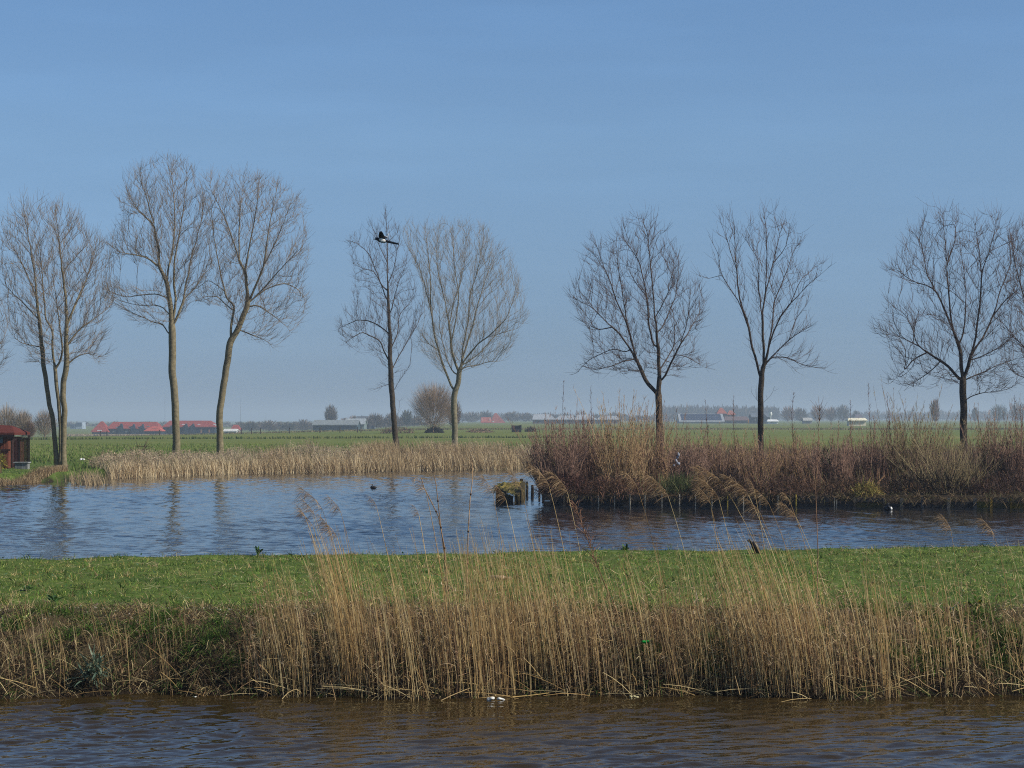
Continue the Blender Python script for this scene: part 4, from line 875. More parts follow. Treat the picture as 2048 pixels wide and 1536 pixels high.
# small duck with a white flank in front of the plank wall
D = 71.6; c, q = pxv(1776, 1016, D); mb = MB(); zc = 0
ellipsoid(mb, (c[0], D, .06), (.2, .095, .095), (.5, -.86, 0)); ellipsoid(mb, (c[0]-.02, D-.13, .2), (.055, .045, .05), (.3, -1, 0)); ellipsoid(mb, (c[0]-.01, D-.11, .13), (.05, .045, .08), (0, 0, 1))
def dkcol(V):
    col = np.tile(lin(20, 20, 26), (len(V), 1)); col[(V[:, 0] > c[0]+.06) & (V[:, 2] > .02) & (V[:, 2] < .12)] = lin(226, 224, 218); return col
o = empty('duck', (c[0], D, 0), 'small black and white duck floating in front of the plank wall', 'bird'); fuse(mb, .018, 'body', M['feather'], o, dkcol, (c[0], D, 0))
D = 94; x0 = PX(747, D); mb = MB()
ellipsoid(mb, (x0, D, .05), (.15, .07, .07), (1, .1, 0)); ellipsoid(mb, (x0-.05, D, .16), (.035, .03, .035), (1, 0, 0)); ellipsoid(mb, (x0-.05, D, .1), (.03, .03, .07), (0, 0, 1))
o = empty('grebe', (x0, D, 0), 'tiny dark water bird swimming far out on the open pond', 'bird'); fuse(mb, .015, 'body', M['feather'], o, lambda V: np.tile(lin(30, 28, 28), (len(V), 1)), (x0, D, 0))
# litter
def lump(name, label, cat, px, py, d, r, col, z=0.0, flat=.55, k=7):
    x0 = PX(px, d); zb = z if z is not None else gz(x0, d)
    b = np.array([x0, d, zb]); mb = MB()
    for i in range(k): ellipsoid(mb, b+np.array([rng.uniform(-1, 1)*r, rng.uniform(-.4, .4)*r, rng.uniform(.1, .5)*r*flat]), np.array([rng.uniform(.3, .6), rng.uniform(.25, .5), rng.uniform(.2, .5)*flat])*r, rdir(1, (-.3, .3))[0], 8)
    o = fuse(mb, r*.13, name, M['any'], None, lambda V: np.tile(col, (len(V), 1))*(1+.12*np.sin(V[:, :1]*90)), b)
    return tag(o, label, cat)
lump('foam_scrap', 'largest dirty white foam scrap floating at the foot of the reeds', 'litter', 990, 1390, 23.25, .085, np.array(lin(196, 194, 186)))
lump('foam_scrap', 'grey-white foam scrap half hidden in the reeds, left of the largest one', 'litter', 857, 1380, 23.45, .05, np.array(lin(160, 160, 156)))
lump('foam_scrap', 'tiny white scrap at the water line under the green tufts', 'litter', 388, 1378, 23.5, .028, np.array(lin(200, 200, 186)))
lump('foam_scrap', 'small yellowish block at the water line under the green plastic scrap', 'litter', 1268, 1378, 23.45, .045, np.array(lin(170, 160, 120)), 0, .8)
lump('plastic_scrap', 'bright green plastic scrap caught among the reeds', 'litter', 1291, 1282, 23.75, .034, np.array(lin(30, 170, 70)), .56, 1.2, 10)
lump('stone', 'grey stone lying in the reeds on the turf, behind the pale reed stems', 'stone', 1005, 1146, 30.3, .14, np.array(lin(150, 128, 100)), None, .6)

# ------------------------------------------------------------------ far bank: reed fringe and rough grass
fb = MB()
def blades(mb, x, y, h, cols, wd, lean=-.08, k=3, jit=.12, lift=0):
    n = len(x); b = on_ground(x, y, -.03+lift); b[:, 2] = np.maximum(b[:, 2], -.1) if b[:, 1].max() < 140 else b[:, 2]
    d0 = unit(np.stack([rng.normal(lean*.4, jit, n), rng.normal(0, jit, n), np.ones(n)], 1))
    Cn = arcs(b, d0, h, np.stack([rng.normal(lean, jit, n), rng.normal(0, jit*.5, n), np.zeros(n)], 1), k)
    W = np.linspace(1, .25, k)[None]*wd*rng.uniform(.6, 1.3, (n, 1))
    V, f = strips(Cn, W, hside(n)); mb.add(V, f, np.repeat(vary(cols, n, .22), 2*k, axis=0))
n = 60000
pxs = rng.uniform(135, 1090, n); off = rng.uniform(0, 1, n)**1.1*9; xx = PX(pxs, 117.); yy = dfar(xx)+off-.25; xx = PX(pxs, yy)
yy = dfar(xx)+off-.25
tall = np.clip(.75+.35*sn(xx, yy, 5, 51)+.3*sn(xx, yy, 1.6, 52), .25, 1.5)
edge = off < 1.2
h = np.where(edge, rng.uniform(.5, 1.15, n), rng.uniform(.35, 1.5, n)*tall)*np.where(pxs < 350, .8, 1)*(1-.45*S((off-5)/4))*np.where((pxs > 330) & (pxs < 560), .85, 1)
keep = rng.uniform(0, 1, n) < np.where(edge, .8, np.clip(.8+.5*sn(xx, yy, 3, 53), .2, 1))
sel = lambda m_: (xx[m_], yy[m_], h[m_])
blades(fb, *sel(keep & edge), [lin(212, 192, 152), lin(224, 204, 166), lin(184, 160, 122), lin(136, 114, 90)], .017, -.15, 3, .16)
blades(fb, *sel(keep & ~edge), [lin(196, 178, 150), lin(178, 158, 134), lin(208, 192, 160), lin(160, 140, 120), lin(172, 160, 118), lin(116, 122, 72)], .011, -.08, 3, .16)
# fluffy heads
m_ = keep & ~edge & (rng.uniform(0, 1, n) < .3); k = int(m_.sum()); q = on_ground(xx[m_], yy[m_]); q[:, 2] += h[m_]*.9
Cn = arcs(q, unit(rdir(k, (-.2, .7))+np.array([-.5, 0, .2])), rng.uniform(.1, .25, k), np.array([[-.1, 0, -.4]])*np.ones((k, 1)), 3)
V, f = strips(Cn, np.tile([[.015, .024, .008]], (k, 1)), hside(k)); fb.add(V, f, np.repeat(vary([lin(180, 156, 132), lin(198, 174, 144), lin(156, 132, 112)], k), 6, axis=0))
n = 5000; pxs = rng.uniform(-60, 135, n); yy = dfar(PX(pxs, 102.))+rng.uniform(-.2, 1.3, n); xx = PX(pxs, yy)
blades(fb, xx, yy, rng.uniform(.1, .38, n), [lin(184, 162, 126), lin(150, 126, 92), lin(130, 108, 80)], .016, -.1, 3, .3)
n = 9000; xx = rng.uniform(-75, -24, n); yy = dfar(xx)+rng.uniform(0, 5, n); blades(fb, xx, yy, rng.uniform(.4, 1.2, n), [lin(184, 162, 126), lin(150, 126, 92)], .02)
# orange-brown denser clump right of the slim tree and the rushes near the red thicket
for px, sp, k, hh in [(770, 26, 1500, 1.3), (740, 16, 600, 1.1), (860, 30, 900, 1.25), (905, 26, 700, 1.2), (945, 20, 500, 1.1), (180, 22, 400, .7), (560, 20, 500, 1.1), (1010, 30, 600, 1.2)]:
    x1 = PX(px+rng.normal(0, sp, k), 122.); y1 = dfar(x1)+rng.uniform(.2, 4, k); x1 = PX(px+rng.normal(0, sp, k), y1)
    blades(fb, x1, y1, rng.uniform(.55, 1.1, k)*hh*1.02, [lin(184, 162, 124), lin(168, 146, 112), lin(154, 132, 102)], .017)
tag(fb.build('reed_fringe', M['reed']), kind='stuff')
gm = MB(); n = 42000                        # green meadow grass behind and between
yy = 100+rng.uniform(0, 1, n)**1.6*120; xx = PX(rng.uniform(-120, 1200, n), yy); ok = yy > dfar(xx)+.5; xx, yy = xx[ok], yy[ok]
lawn = np.where((xx < PX(145, yy)) & (yy < 124), .3, 1); blades(gm, xx, yy, rng.uniform(.06, .26, len(xx))*lawn, [lin(98, 122, 50), lin(112, 132, 60), lin(86, 110, 46), lin(138, 138, 84)], .03)
n = 30000; yy = rng.uniform(260, 330, n); xx = PX(rng.uniform(-100, 1300, n), yy)    # ditch line of darker, taller grass across the field
ok = np.abs(yy-295-9*np.sin(xx/30)) < 3; blades(gm, xx[ok], yy[ok], rng.uniform(.12, .42, ok.sum()), [lin(66, 86, 46), lin(76, 94, 52), lin(92, 96, 60)], .07)
n = 26000; yy = rng.uniform(515, 565, n); xx = PX(rng.uniform(-100, 2200, n), yy); blades(gm, xx, yy, rng.uniform(.1, .45, n), [lin(140, 126, 92), lin(120, 112, 78), lin(106, 110, 68)], .13)
n = 7000; yy = rng.uniform(870, 890, n); xx = PX(rng.uniform(120, 480, n), yy); blades(gm, xx, yy, rng.uniform(.2, .9, n), [lin(170, 150, 118), lin(150, 130, 102)], .2)
tag(gm.build('meadow_grass', M['grass']), kind='stuff')

# brushwood heap under the tallest trees
b = np.array([PX(262, 119), 119, gz(PX(262, 119), 119)]); mb = MB()
def randsticks(mb, c, sx, sy, sz, n, L, r, cols):
    p0 = c+rng.normal(0, 1, (n, 3))*np.array([sx, sy, 0])+np.array([0, 0, 1])*np.abs(rng.normal(0, sz, (n, 1)))
    Cn = arcs(p0, unit(rdir(n, (-.15, .5))*np.array([1, .7, 1])), rng.uniform(.4, 1, n)*L, rdir(n, (-.4, .6))*.25, 4)
    V, f = vtube(Cn, np.tile([[1, .8, .6, .3]], (n, 1))*r*rng.uniform(.5, 1.4, (n, 1)), 4); mb.add(V, f, np.repeat(vary(cols, n, .2), 16, axis=0))
randsticks(mb, b, 1.0, .5, .28, 90, 1.6, .022, [lin(70, 58, 48), lin(92, 78, 62), lin(54, 46, 40)])
tag(mb.build('brushwood_heap', M['bark'], None, True, b), 'tangled heap of dead dark branches left of the tallest tree', 'brushwood')
stick('dead_branch', 'forked dead branch sticking up out of the brushwood heap', 'branch', [b+[-.1, 0, .2], b+[.25, 0, .65], b+[.7, 0, .95], b+[.85, 0, 1.25], b+[.95, 0, 1.55]], .045, .015, lin(120, 104, 78), lambda q: MB().add(*vtube(arcs(q[[6, 10, 14, 14, 18]], unit(np.array([[.6, 0, .5], [-.7, 0, .5], [.9, .1, .05], [-.4, 0, .8], [.6, 0, .3]])), np.array([.5, .6, .7, .5, .4]), np.array([[0, 0, .3]])*np.ones((5, 1)), 4), np.tile([[.02, .016, .012, .006]], (5, 1)), 4), lin(60, 52, 44)))
lump('plastic_can', 'white plastic can lying in the far reeds right of the three-stemmed tree', 'litter', 162, 925, 112.5, .16, np.array(lin(214, 212, 210)), .85, 1.0, 6)

# ------------------------------------------------------------------ peninsula: thicket of willow and birch shoots
RED = [lin(140, 110, 94), lin(120, 94, 80), lin(160, 130, 110), lin(102, 80, 70)]
TAN = [lin(166, 138, 100), lin(146, 120, 84), lin(182, 156, 116), lin(132, 100, 76)]
OLV = [lin(134, 120, 86), lin(114, 102, 76), lin(152, 136, 100), lin(102, 84, 68)]
def shrub(label, px, d, wpx, topy, cols, n, m, seed, lean=0.0, spread=.35, name='shrub', cat='shrub', twl=(.18, .55), basew=.5, hvar=(.42, 1.05), stemr=.011, group='bare shrubs of the peninsula thicket', sprigs=6):
    r = np.random.default_rng(seed)
    x0 = PX(px, d); b = np.array([x0, d, gz(x0, d)]); o = empty(name, b, label, cat, group)
    H = CZ-(topy-HZ)*d/F-b[2]; hw = wpx*.5*d/F
    base = b+np.stack([r.uniform(-1, 1, n)*hw*basew, r.uniform(-1, 1, n)*hw*basew*.8, np.full(n, -.08)], 1)
    out = (base[:, 0]-x0)/(hw*basew+1e-6)
    d0 = unit(np.stack([out*spread*.7+r.normal(lean, spread*.5, n), r.normal(0, spread*.6, n), np.ones(n)], 1))
    h = H*r.uniform(hvar[0], hvar[1], n)*(1-.35*np.abs(out)**2); h[:sprigs] = H*r.uniform(.98, 1.14, sprigs)
    Cn = arcs(base, d0, h, np.stack([r.normal(0, .08, n), r.normal(0, .08, n), r.uniform(0, .12, n)], 1), 6)
    V, f = vtube(Cn, np.array([[1, .85, .7, .55, .4, .2]])*stemr*r.uniform(.6, 1.3, (n, 1)), 4)
    MB().add(V, f, np.repeat(vary(cols, n, .2, r), 24, axis=0)).build('stem', M['twig'], o, True, b)
    k = n*m; ii = np.repeat(np.arange(n), m); t = r.uniform(.1, 1, k)**.72; kx = t*5; k0 = np.minimum(kx.astype(int), 4); fr = (kx-k0)[:, None]
    q = Cn[ii, k0]*(1-fr)+Cn[ii, k0+1]*fr
    dd = unit(d0[ii]*.9+rdir(k, (-.2, .9), r)*.75+np.array([0, 0, .35])); L = r.uniform(twl[0], twl[1], k)*np.clip(1.25-t, .3, 1)
    Tn = arcs(q, dd, L, r.normal(0, .08, (k, 3))+np.array([0, 0, .1]), 3)
    V, f = vtube(Tn, np.tile([[.0055, .0045, .0025]], (k, 1)), 3)
    MB().add(V, f, np.repeat(vary(cols, k, .28, r), 9, axis=0)).build('crown', M['twig'], o, True, b)
    return o
shrub('dense red-brown shrub at the left tip of the thicket, overhanging the pond', 1112, 76.6, 116, 832, RED, 190, 28, 101, -.06, .32)
shrub('red-brown shrub with a few very long sprigs, second from the tip of the thicket', 1172, 78.5, 110, 832, RED, 160, 28, 102, 0, .25, sprigs=9)
shrub('tan willow bush with pale stems fanning out left of the low-forking tree', 1245, 77.2, 130, 792, TAN, 120, 20, 103, -.02, .3, hvar=(.55, 1.05))
shrub('mixed red and tan bush directly in front of the low-forking tree trunk', 1305, 79.5, 120, 805, TAN+RED, 120, 20, 104, .02, .24, hvar=(.5, 1.0))
shrub('red shrub beside the snagged white plastic', 1378, 78, 110, 850, RED, 110, 24, 105, 0, .28)
shrub('low red shrub behind the dark bramble mound', 1440, 80, 120, 852, RED+TAN[:1], 110, 24, 106, 0, .28, sprigs=3)
shrub('low brown shrub in front of the sparse open-crowned tree', 1515, 79, 130, 866, RED+TAN[:2], 110, 24, 107, 0, .3, sprigs=3)
shrub('brown shrub with scattered sprigs right of the sparse open-crowned tree', 1590, 79.5, 130, 864, RED+TAN[:2], 110, 24, 108, 0, .3, sprigs=5)
shrub('red shrub directly behind the long bare sapling', 1660, 78, 120, 852, RED, 100, 24, 109, 0, .3, sprigs=5)
shrub('red shrub with the tallest birch-like sprigs of the thicket', 1742, 79, 120, 838, RED, 100, 22, 110, 0, .22, sprigs=4, hvar=(.45, 1.0))
shrub('olive bush left of the wide dark tree, with feathery top', 1825, 79, 150, 790, OLV+RED[:1], 150, 22, 111, 0, .32, hvar=(.5, 1.0))
shrub('grey-green willow bush with long stems arching down over the plank wall', 1900, 75.2, 250, 836, OLV, 90, 14, 112, 0, .85, basew=.22, hvar=(.5, 1.0), stemr=.015, twl=(.25, .7))
shrub('red shrub right of the arching willow, behind the yellow-stained planks', 1985, 78.5, 130, 818, RED+OLV[:1], 150, 22, 113, 0, .28)
shrub('red shrub at the right edge with tall thin shoots', 2050, 78, 130, 808, RED, 110, 22, 114, 0, .24, sprigs=9)
shrub('red shrub just outside the right edge, only its left twigs in view', 2150, 77, 140, 840, RED, 80, 16, 115, 0, .3)
for i, (px, top, lab) in enumerate([(1740, 768, 'tallest thin sapling of the thicket, left of the wide dark tree'), (1780, 790, 'thin sapling just right of the tallest one in the thicket'), (1585, 786, 'thin bare sapling between the sparse tree and the long bare sapling'),
        (1127, 762, 'thin sapling standing above the left tip of the thicket'), (1184, 775, 'thin bare sapling above the second red-brown shrub'), (2032, 792, 'thin sapling near the right edge of the thicket'), (1468, 792, 'thin sapling in front of the solar-roofed barn'), (1702, 800, 'thin sapling left of the cream shed in the field'), (1415, 800, 'thin sapling in front of the long far wood')]):
    d = 80.5; x0 = PX(px, d); z0 = gz(x0, d); H = CZ-(top-HZ)*d/F
    def bt(q):
        k = 44; ii = rng.integers(len(q)//4, len(q), k)
        Cn = arcs(q[ii], unit(rdir(k, (.2, .8))+np.array([0, 0, .9])), rng.uniform(.15, .55, k)*(1.2-ii/len(q)), np.zeros((k, 3)), 3)
        V, f = vtube(Cn, np.tile([[.006, .005, .003]], (k, 1)), 3); return MB().add(V, f, lin(96, 68, 58))
    stick('sapling', lab, 'sapling', [(x0, d, z0-.1), (x0+.05, d, z0+(H-z0)*.4), (x0-.03, d, z0+(H-z0)*.75), (x0+rng.normal(0, .08), d, H)], .018, .004, lin(104, 74, 62), bt, 'thin saplings rising from the thicket')
# undergrowth
ug = MB(); n = 30000
yy = rng.uniform(75.0, 104, n)-rng.uniform(0, 1, n)**2*0; xx = PX(rng.uniform(1090, 2300, n), yy); ok = sdist(xx, yy, PEN) > .15; xx, yy = xx[ok], yy[ok]
blades(ug, xx, yy, rng.uniform(.25, .95, len(xx))*np.clip(1+.5*sn(xx, yy, 3, 61), .3, 1.5)*np.where(yy < 76.3, .5, 1), [lin(140, 106, 80), lin(122, 90, 70), lin(156, 126, 92), lin(98, 72, 58), lin(112, 106, 62), lin(84, 64, 52)], .014)
n = 16000; yy = rng.uniform(88, 112, n); xx = PX(rng.uniform(1150, 2300, n), yy)
blades(ug, xx, yy, rng.uniform(.7, 1.5, n)*np.clip(1+.3*sn(xx, yy, 4, 62), .5, 1.4), [lin(136, 108, 88), lin(118, 92, 78), lin(152, 128, 102), lin(104, 80, 68)], .013)
n = 9000; yy = rng.uniform(112, 150, n); xx = PX(rng.uniform(1100, 2300, n), yy); blades(ug, xx, yy, rng.uniform(.4, 1.1, n), [lin(150, 126, 88), lin(128, 118, 70), lin(110, 116, 62)], .022)
p0 = np.stack([PX(rng.uniform(1150, 2300, 5000), 82.), rng.uniform(76, 90, 5000), np.full(5000, .4)], 1)
Cn = arcs(p0, unit(rdir(5000, (.05, .8))), rng.uniform(.3, .9, 5000), rdir(5000, (-.6, .3))*.35, 4)
V, f = vtube(Cn, np.tile([[.006, .006, .005, .003]], (5000, 1)), 3); ug.add(V, f, np.repeat(vary([lin(96, 72, 60), lin(120, 94, 74), lin(76, 58, 50)], 5000), 12, axis=0))
n = 5200; xp_ = rng.uniform(1090, 2300, n); de = np.array([np.interp(v, np.arange(1080, 2310, 10), [75.6]*0+[float(np.interp(PX(v2, 74.5), PEN[:5, 0], PEN[:5, 1])) for v2 in np.arange(1080, 2310, 10)]) for v in xp_])
xx = PX(xp_, de); q = np.stack([xx, de+rng.uniform(-.05, .3, n), np.full(n, .34)], 1); ok = sn(xx, xx*0, 1.4, 63) > -.35; q = q[ok]; n = len(q)
Cn = arcs(q, unit(rdir(n, (-.2, .8))+np.array([0, -.55, .1])), rng.uniform(.15, .55, n), np.array([[0, -.2, -.7]])*rng.uniform(.3, 1, (n, 1)), 4)
V, f = strips(Cn, np.tile([[.009, .01, .008, .003]], (n, 1)), hside(n)); ug.add(V, f, np.repeat(vary([lin(96, 80, 60), lin(120, 100, 72), lin(82, 80, 48), lin(70, 56, 46)], n), 8, axis=0))
tag(ug.build('undergrowth', M['reed']), kind='stuff')
def mound(label, px, d, wpx, hpx, cols, n, name='bramble', cat='bramble', wd=.013, leaf=False, group=None):
    x0 = PX(px, d); b = np.array([x0, d, gz(x0, d)]); sw, sh = wpx*.5*d/F, hpx*d/F
    u = rng.normal(0, 1, (n, 3)); u = unit(u)*rng.uniform(.2, 1, (n, 1))**.4; u[:, 2] = np.abs(u[:, 2])
    q = b+u*np.array([sw, sw*.5, sh])
    Cn = arcs(q, unit(u+rng.normal(0, .8, (n, 3))), rng.uniform(.1, .4, n), np.array([[0, 0, -.5]])*rng.uniform(.1, 1, (n, 1)), 3)
    V, f = strips(Cn, np.tile([[.5, 1, .3]], (n, 1))*wd, hside(n))
    o = empty(name, b, label, cat, group)
    MB().add(V, f, np.repeat(vary(np.array(cols)*1.3, n, .3), 6, axis=0)).build('foliage', M['reed'], o, False, b)
    V, f = vtube(arcs(np.tile(b-[0, 0, .05], (12, 1))+rng.normal(0, .012, (12, 3))*[1, .5, 0], unit(rdir(12, (.2, .9))), np.full(12, sh*1.1), np.array([[0, 0, -.4]])*np.ones((12, 1)), 5), np.tile([[.012, .01, .009, .007, .004]], (12, 1)), 4)
    MB().add(V, f, cols[0]).build('stem', M['twig'], o, True, b)
    return o
mound('dark bramble mound on the water edge behind the right clump of plumes', 1445, 75.4, 130, 44, [lin(58, 44, 38), lin(74, 56, 44), lin(46, 36, 32)], 1900)
mound('dark bramble mound under the tall sapling shoots, beside the broken light branch', 1700, 75.2, 150, 36, [lin(60, 48, 40), lin(76, 60, 46), lin(92, 70, 52)], 1600)
mound('low dark scrub under the arching willow, along the plank wall', 1850, 75.4, 230, 40, [lin(56, 46, 38), lin(72, 60, 46), lin(44, 36, 32)], 2200, 'scrub', 'scrub')
mound('dark scrub at the right edge behind the yellow-stained planks', 2010, 75.0, 170, 40, [lin(62, 46, 40), lin(82, 60, 48), lin(48, 38, 34)], 1900, 'scrub', 'scrub')
mound('dark scrub at the foot of the tip shrub, touching the water', 1130, 76.0, 120, 40, [lin(70, 48, 42), lin(90, 62, 52), lin(54, 40, 36)], 1500, 'scrub', 'scrub')
mound('brown scrub between the tip shrub and the green rush tuft', 1235, 75.7, 140, 34, [lin(84, 60, 48), lin(104, 76, 58), lin(60, 46, 40)], 1500, 'scrub', 'scrub')
mound('brown scrub in front of the sparse open-crowned tree, above the light stakes', 1570, 75.2, 160, 34, [lin(84, 62, 50), lin(100, 76, 58), lin(62, 48, 42)], 1700, 'scrub', 'scrub')
mound('mossy yellow-green clump on the planks under the tallest sapling', 1735, 74.4, 60, 22, [lin(124, 112, 56), lin(98, 96, 48), lin(140, 118, 66)], 500, 'moss_clump', 'moss')
mound('small evergreen bush with dark round leaves left of the tall birch-like sprigs', 1656, 79, 40, 90, [lin(46, 54, 34), lin(62, 66, 42)], 130, 'evergreen_bush', 'bush', .05)
n = 420; x0 = PX(1352, 75.8); b = np.array([x0, 75.8, gz(x0, 75.8)]); mb = MB()
q = b+rng.normal(0, 1, (n, 3))*np.array([.28, .15, 0]); Cn = arcs(q, unit(np.stack([rng.normal(0, .3, n), rng.normal(0, .2, n), np.ones(n)], 1)), rng.uniform(.3, .85, n), rdir(n, (-.4, .1))*.2, 3)
V, f = strips(Cn, np.tile([[.012, .01, .003]], (n, 1)), hside(n)); mb.add(V, f, np.repeat(vary([lin(92, 104, 58), lin(112, 112, 70), lin(76, 84, 52)], n), 6, axis=0))
tag(mb.build('rush_tuft', M['grass'], None, False, b), 'green tuft of rushes on the bank edge left of the dark bramble mound', 'rushes')
D = 77.6; c, q = pxv(1354, 920, D); mb = MB()
for a in [(1357, 909, 2.6, 5), (1355, 915, 3.4, 3.5), (1352, 921, 3.6, 3.4), (1357, 927, 3.6, 3.6), (1348, 931, 2.6, 3), (1353, 927, 3.4, 3)]: ellipsoid(mb, q(a[0], a[1], rng.uniform(-.05, .05)), (a[2]*D/F, .05, a[3]*D/F), rdir(1, (-.4, .4))[0], 10)
o = fuse(mb, .022, 'plastic_bag', M['any'], None, lambda V: np.tile(lin(158, 162, 172), (len(V), 1)), c); tag(o, 'crumpled white plastic snagged among the red twigs', 'litter')
D = 76.0; stick('broken_branch', 'light broken branch lying at a slant under the tallest sapling', 'branch', [P(1748, 973, D), P(1758, 962, D), P(1769, 951, D)], .05, .03, lin(176, 136, 100))

# plank wall holding the peninsula's edge
wallp = empty('retaining_wall', (10, 74.6, 0), 'low dark plank wall with light stakes holding up the thicket bank', 'wall')
def edge(px):
    lo, hi = 60.0, 90.0
    xe = PEN[:5, 0]; ye = PEN[:5, 1]
    for _ in range(40):
        m_ = (lo+hi)/2
        if m_ < np.interp(PX(px, m_), xe, ye): lo = m_
        else: hi = m_
    return lo
def board(p0, p1, z0, z1, col, nm='board', th=.05, off=.06):
    d0, d1 = edge(p0)-off, edge(p1)-off; a = np.array([PX(p0, d0), d0]); b2 = np.array([PX(p1, d1), d1])
    mb = MB(); mb.poly([(a[0], a[1], z0), (b2[0], b2[1], z0), (b2[0], b2[1], z1), (a[0], a[1], z1)], (0, th, 0), col)
    mb.build(nm, M['wood'], wallp, False, (10, 74.6, 0))
dkw = lin(58, 56, 54)
bx = [1086, 1150, 1228, 1320, 1400, 1488, 1592, 1660]
for i in range(len(bx)-1):
    board(bx[i]+1, bx[i+1]-1, .17, .36+rng.uniform(-.02, .02), np.array(dkw)*rng.uniform(.8, 1.2)); board(bx[i]+1, bx[i+1]-1, -.15, .15, np.array(dkw)*rng.uniform(.6, 1.0))
for p0, p1, z0, z1, cc in [(1662, 1706, -.1, .2, dkw), (1708, 1768, .18, .33, lin(74, 74, 72)), (1708, 1768, -.1, .16, lin(70, 66, 40)), (1772, 1800, -.1, .12, dkw), (1802, 1843, -.1, .16, dkw), (1846, 1896, -.1, .1, dkw), (1898, 1950, -.1, .2, lin(52, 50, 48)),
                           (1952, 1980, -.1, .22, lin(96, 88, 40)), (1984, 2020, .19, .36, lin(84, 82, 78)), (1984, 2020, -.1, .17, lin(76, 70, 50)), (2024, 2050, .19, .36, lin(70, 66, 56)), (2024, 2050, -.1, .17, lin(104, 88, 38)), (2054, 2120, -.1, .34, dkw), (2122, 2260, -.1, .32, dkw)]:
    board(p0, p1, z0, z1, cc)
for px, zt, cc, wd in [(1128, .42, 0, .07), (1182, .42, 0, .07), (1197, .44, 1, .06), (1229, .43, 1, .06), (1260, .43, 1, .06), (1290, .43, 1, .06), (1324, .43, 1, .06), (1359, .44, 1, .06), (1391, .44, 1, .06), (1424, .44, 1, .06), (1455, .42, 2, .06), (1487, .44, 1, .06), (1520, .43, 1, .06), (1556, .44, 1, .06), (1592, .46, 2, .06),
                       (1669, .36, 1, .05), (1673, .3, 1, .05), (1709, .38, 0, .09), (1768, .36, 0, .08), (1803, .36, 3, .12), (1845, .4, 3, .12), (1897, .38, 3, .12), (1950, .36, 3, .12), (1982, .4, 4, .1), (2022, .38, 4, .07), (2052, .36, 0, .1)]:
    cols_ = [lin(70, 66, 60), lin(172, 164, 148), lin(168, 148, 70), lin(84, 84, 82), lin(112, 92, 36)]
    d = edge(px)-.13; mb = MB(); wd = wd*(.62 if cc in (1, 2) else 1); zt -= rng.uniform(.0, .07) if cc in (1, 2) else .04; mb.box((PX(px, d), d, (zt-.3)/2), (wd, .05, zt+.3), rng.uniform(-.3, .3), np.array(cols_[cc])*.8, .9)
    mb.build('stake', M['wood'], wallp, False, (10, 74.6, 0))
# mossy remains of an older piling and loose posts in the water
D = 79.5; b = np.array([PX(1018, D), D, 0]); o = empty('broken_piling', b, 'mossy remains of an old timber piling standing in the pond', 'piling')
def pp(px, d, z): return np.array([PX(px, d), d, z])
mossc = lin(108, 100, 52)
for i in range(5):
    a_, c_ = i/5, (i+.9)/5; L_ = lambda t, z: pp(993+33*t, 79-1.5*t, z); zt_ = .47-.16*a_+rng.uniform(-.07, .04)
    MB().poly([L_(a_, -.3), L_(c_, -.3), L_(c_, zt_-.02), L_(a_, zt_)], (.02, .1, 0), np.array(lin(50, 44, 36))*rng.uniform(.7, 1.4)).build('front_board', M['wood'], o, False, b)
mb = MB(); mb.poly([pp(1029, 77.6, -.3), pp(1044, 83, -.3), pp(1044, 83, .62), pp(1029, 77.6, .3)], (.14, .02, 0), lin(66, 58, 36)); mb.build('side_board', M['wood'], o, False, b)
mb = MB()
g_ = 12; uu, vv = np.meshgrid(np.linspace(0, 1, g_), np.linspace(0, 1, g_))
A_, B_, C_, D_ = pp(992, 79.2, .5), pp(1030, 77.4, .36), pp(1046, 83, .66), pp(996, 83.5, .58)
q = (A_*((1-uu)*(1-vv))[..., None]+B_*(uu*(1-vv))[..., None]+C_*(uu*vv)[..., None]+D_*((1-uu)*vv)[..., None])
q[..., 2] += -.05+.09*np.sin(np.pi*uu)*np.sin(np.pi*vv)+.045*rng.normal(0, 1, uu.shape)-.03; gi = np.arange(g_*g_).reshape(g_, g_)
mb.add(q, np.stack([gi[:-1, :-1], gi[:-1, 1:], gi[1:, 1:], gi[1:, :-1]], -1).reshape(-1, 4), vary([mossc, lin(96, 92, 44), lin(140, 122, 60)], g_*g_))
k = 500; qq = q.reshape(-1, 3)[rng.integers(0, g_*g_, k)]+rng.normal(0, .05, (k, 3))*[1, 1, .1]
Cn = arcs(qq, unit(rdir(k, (-.1, .7))+np.array([.1, -.5, 0])), rng.uniform(.08, .25, k), np.array([[0, -.2, -.9]])*np.ones((k, 1)), 3); V, f = strips(Cn, np.tile([[.012, .012, .004]], (k, 1)), hside(k)); mb.add(V, f, np.repeat(vary([mossc, lin(150, 130, 76), lin(104, 98, 48)], k), 6, axis=0))
mb.build('moss', M['grass'], o, False, b)
for px, d, zt in [(995, 78.9, .56), (1043, 83.1, .72)]:
    mb = MB(); mb.box((PX(px, d), d, zt/2-.2), (.12, .12, zt+.4), .3, lin(48, 40, 32), .85); mb.build('corner_post', M['wood'], o, False, b)
mb = MB(); mb.box((PX(1000, 79), 79, .7), (.015, .015, .5), 0, lin(40, 36, 34)); mb.build('iron_rod', M['wood'], o, False, b)
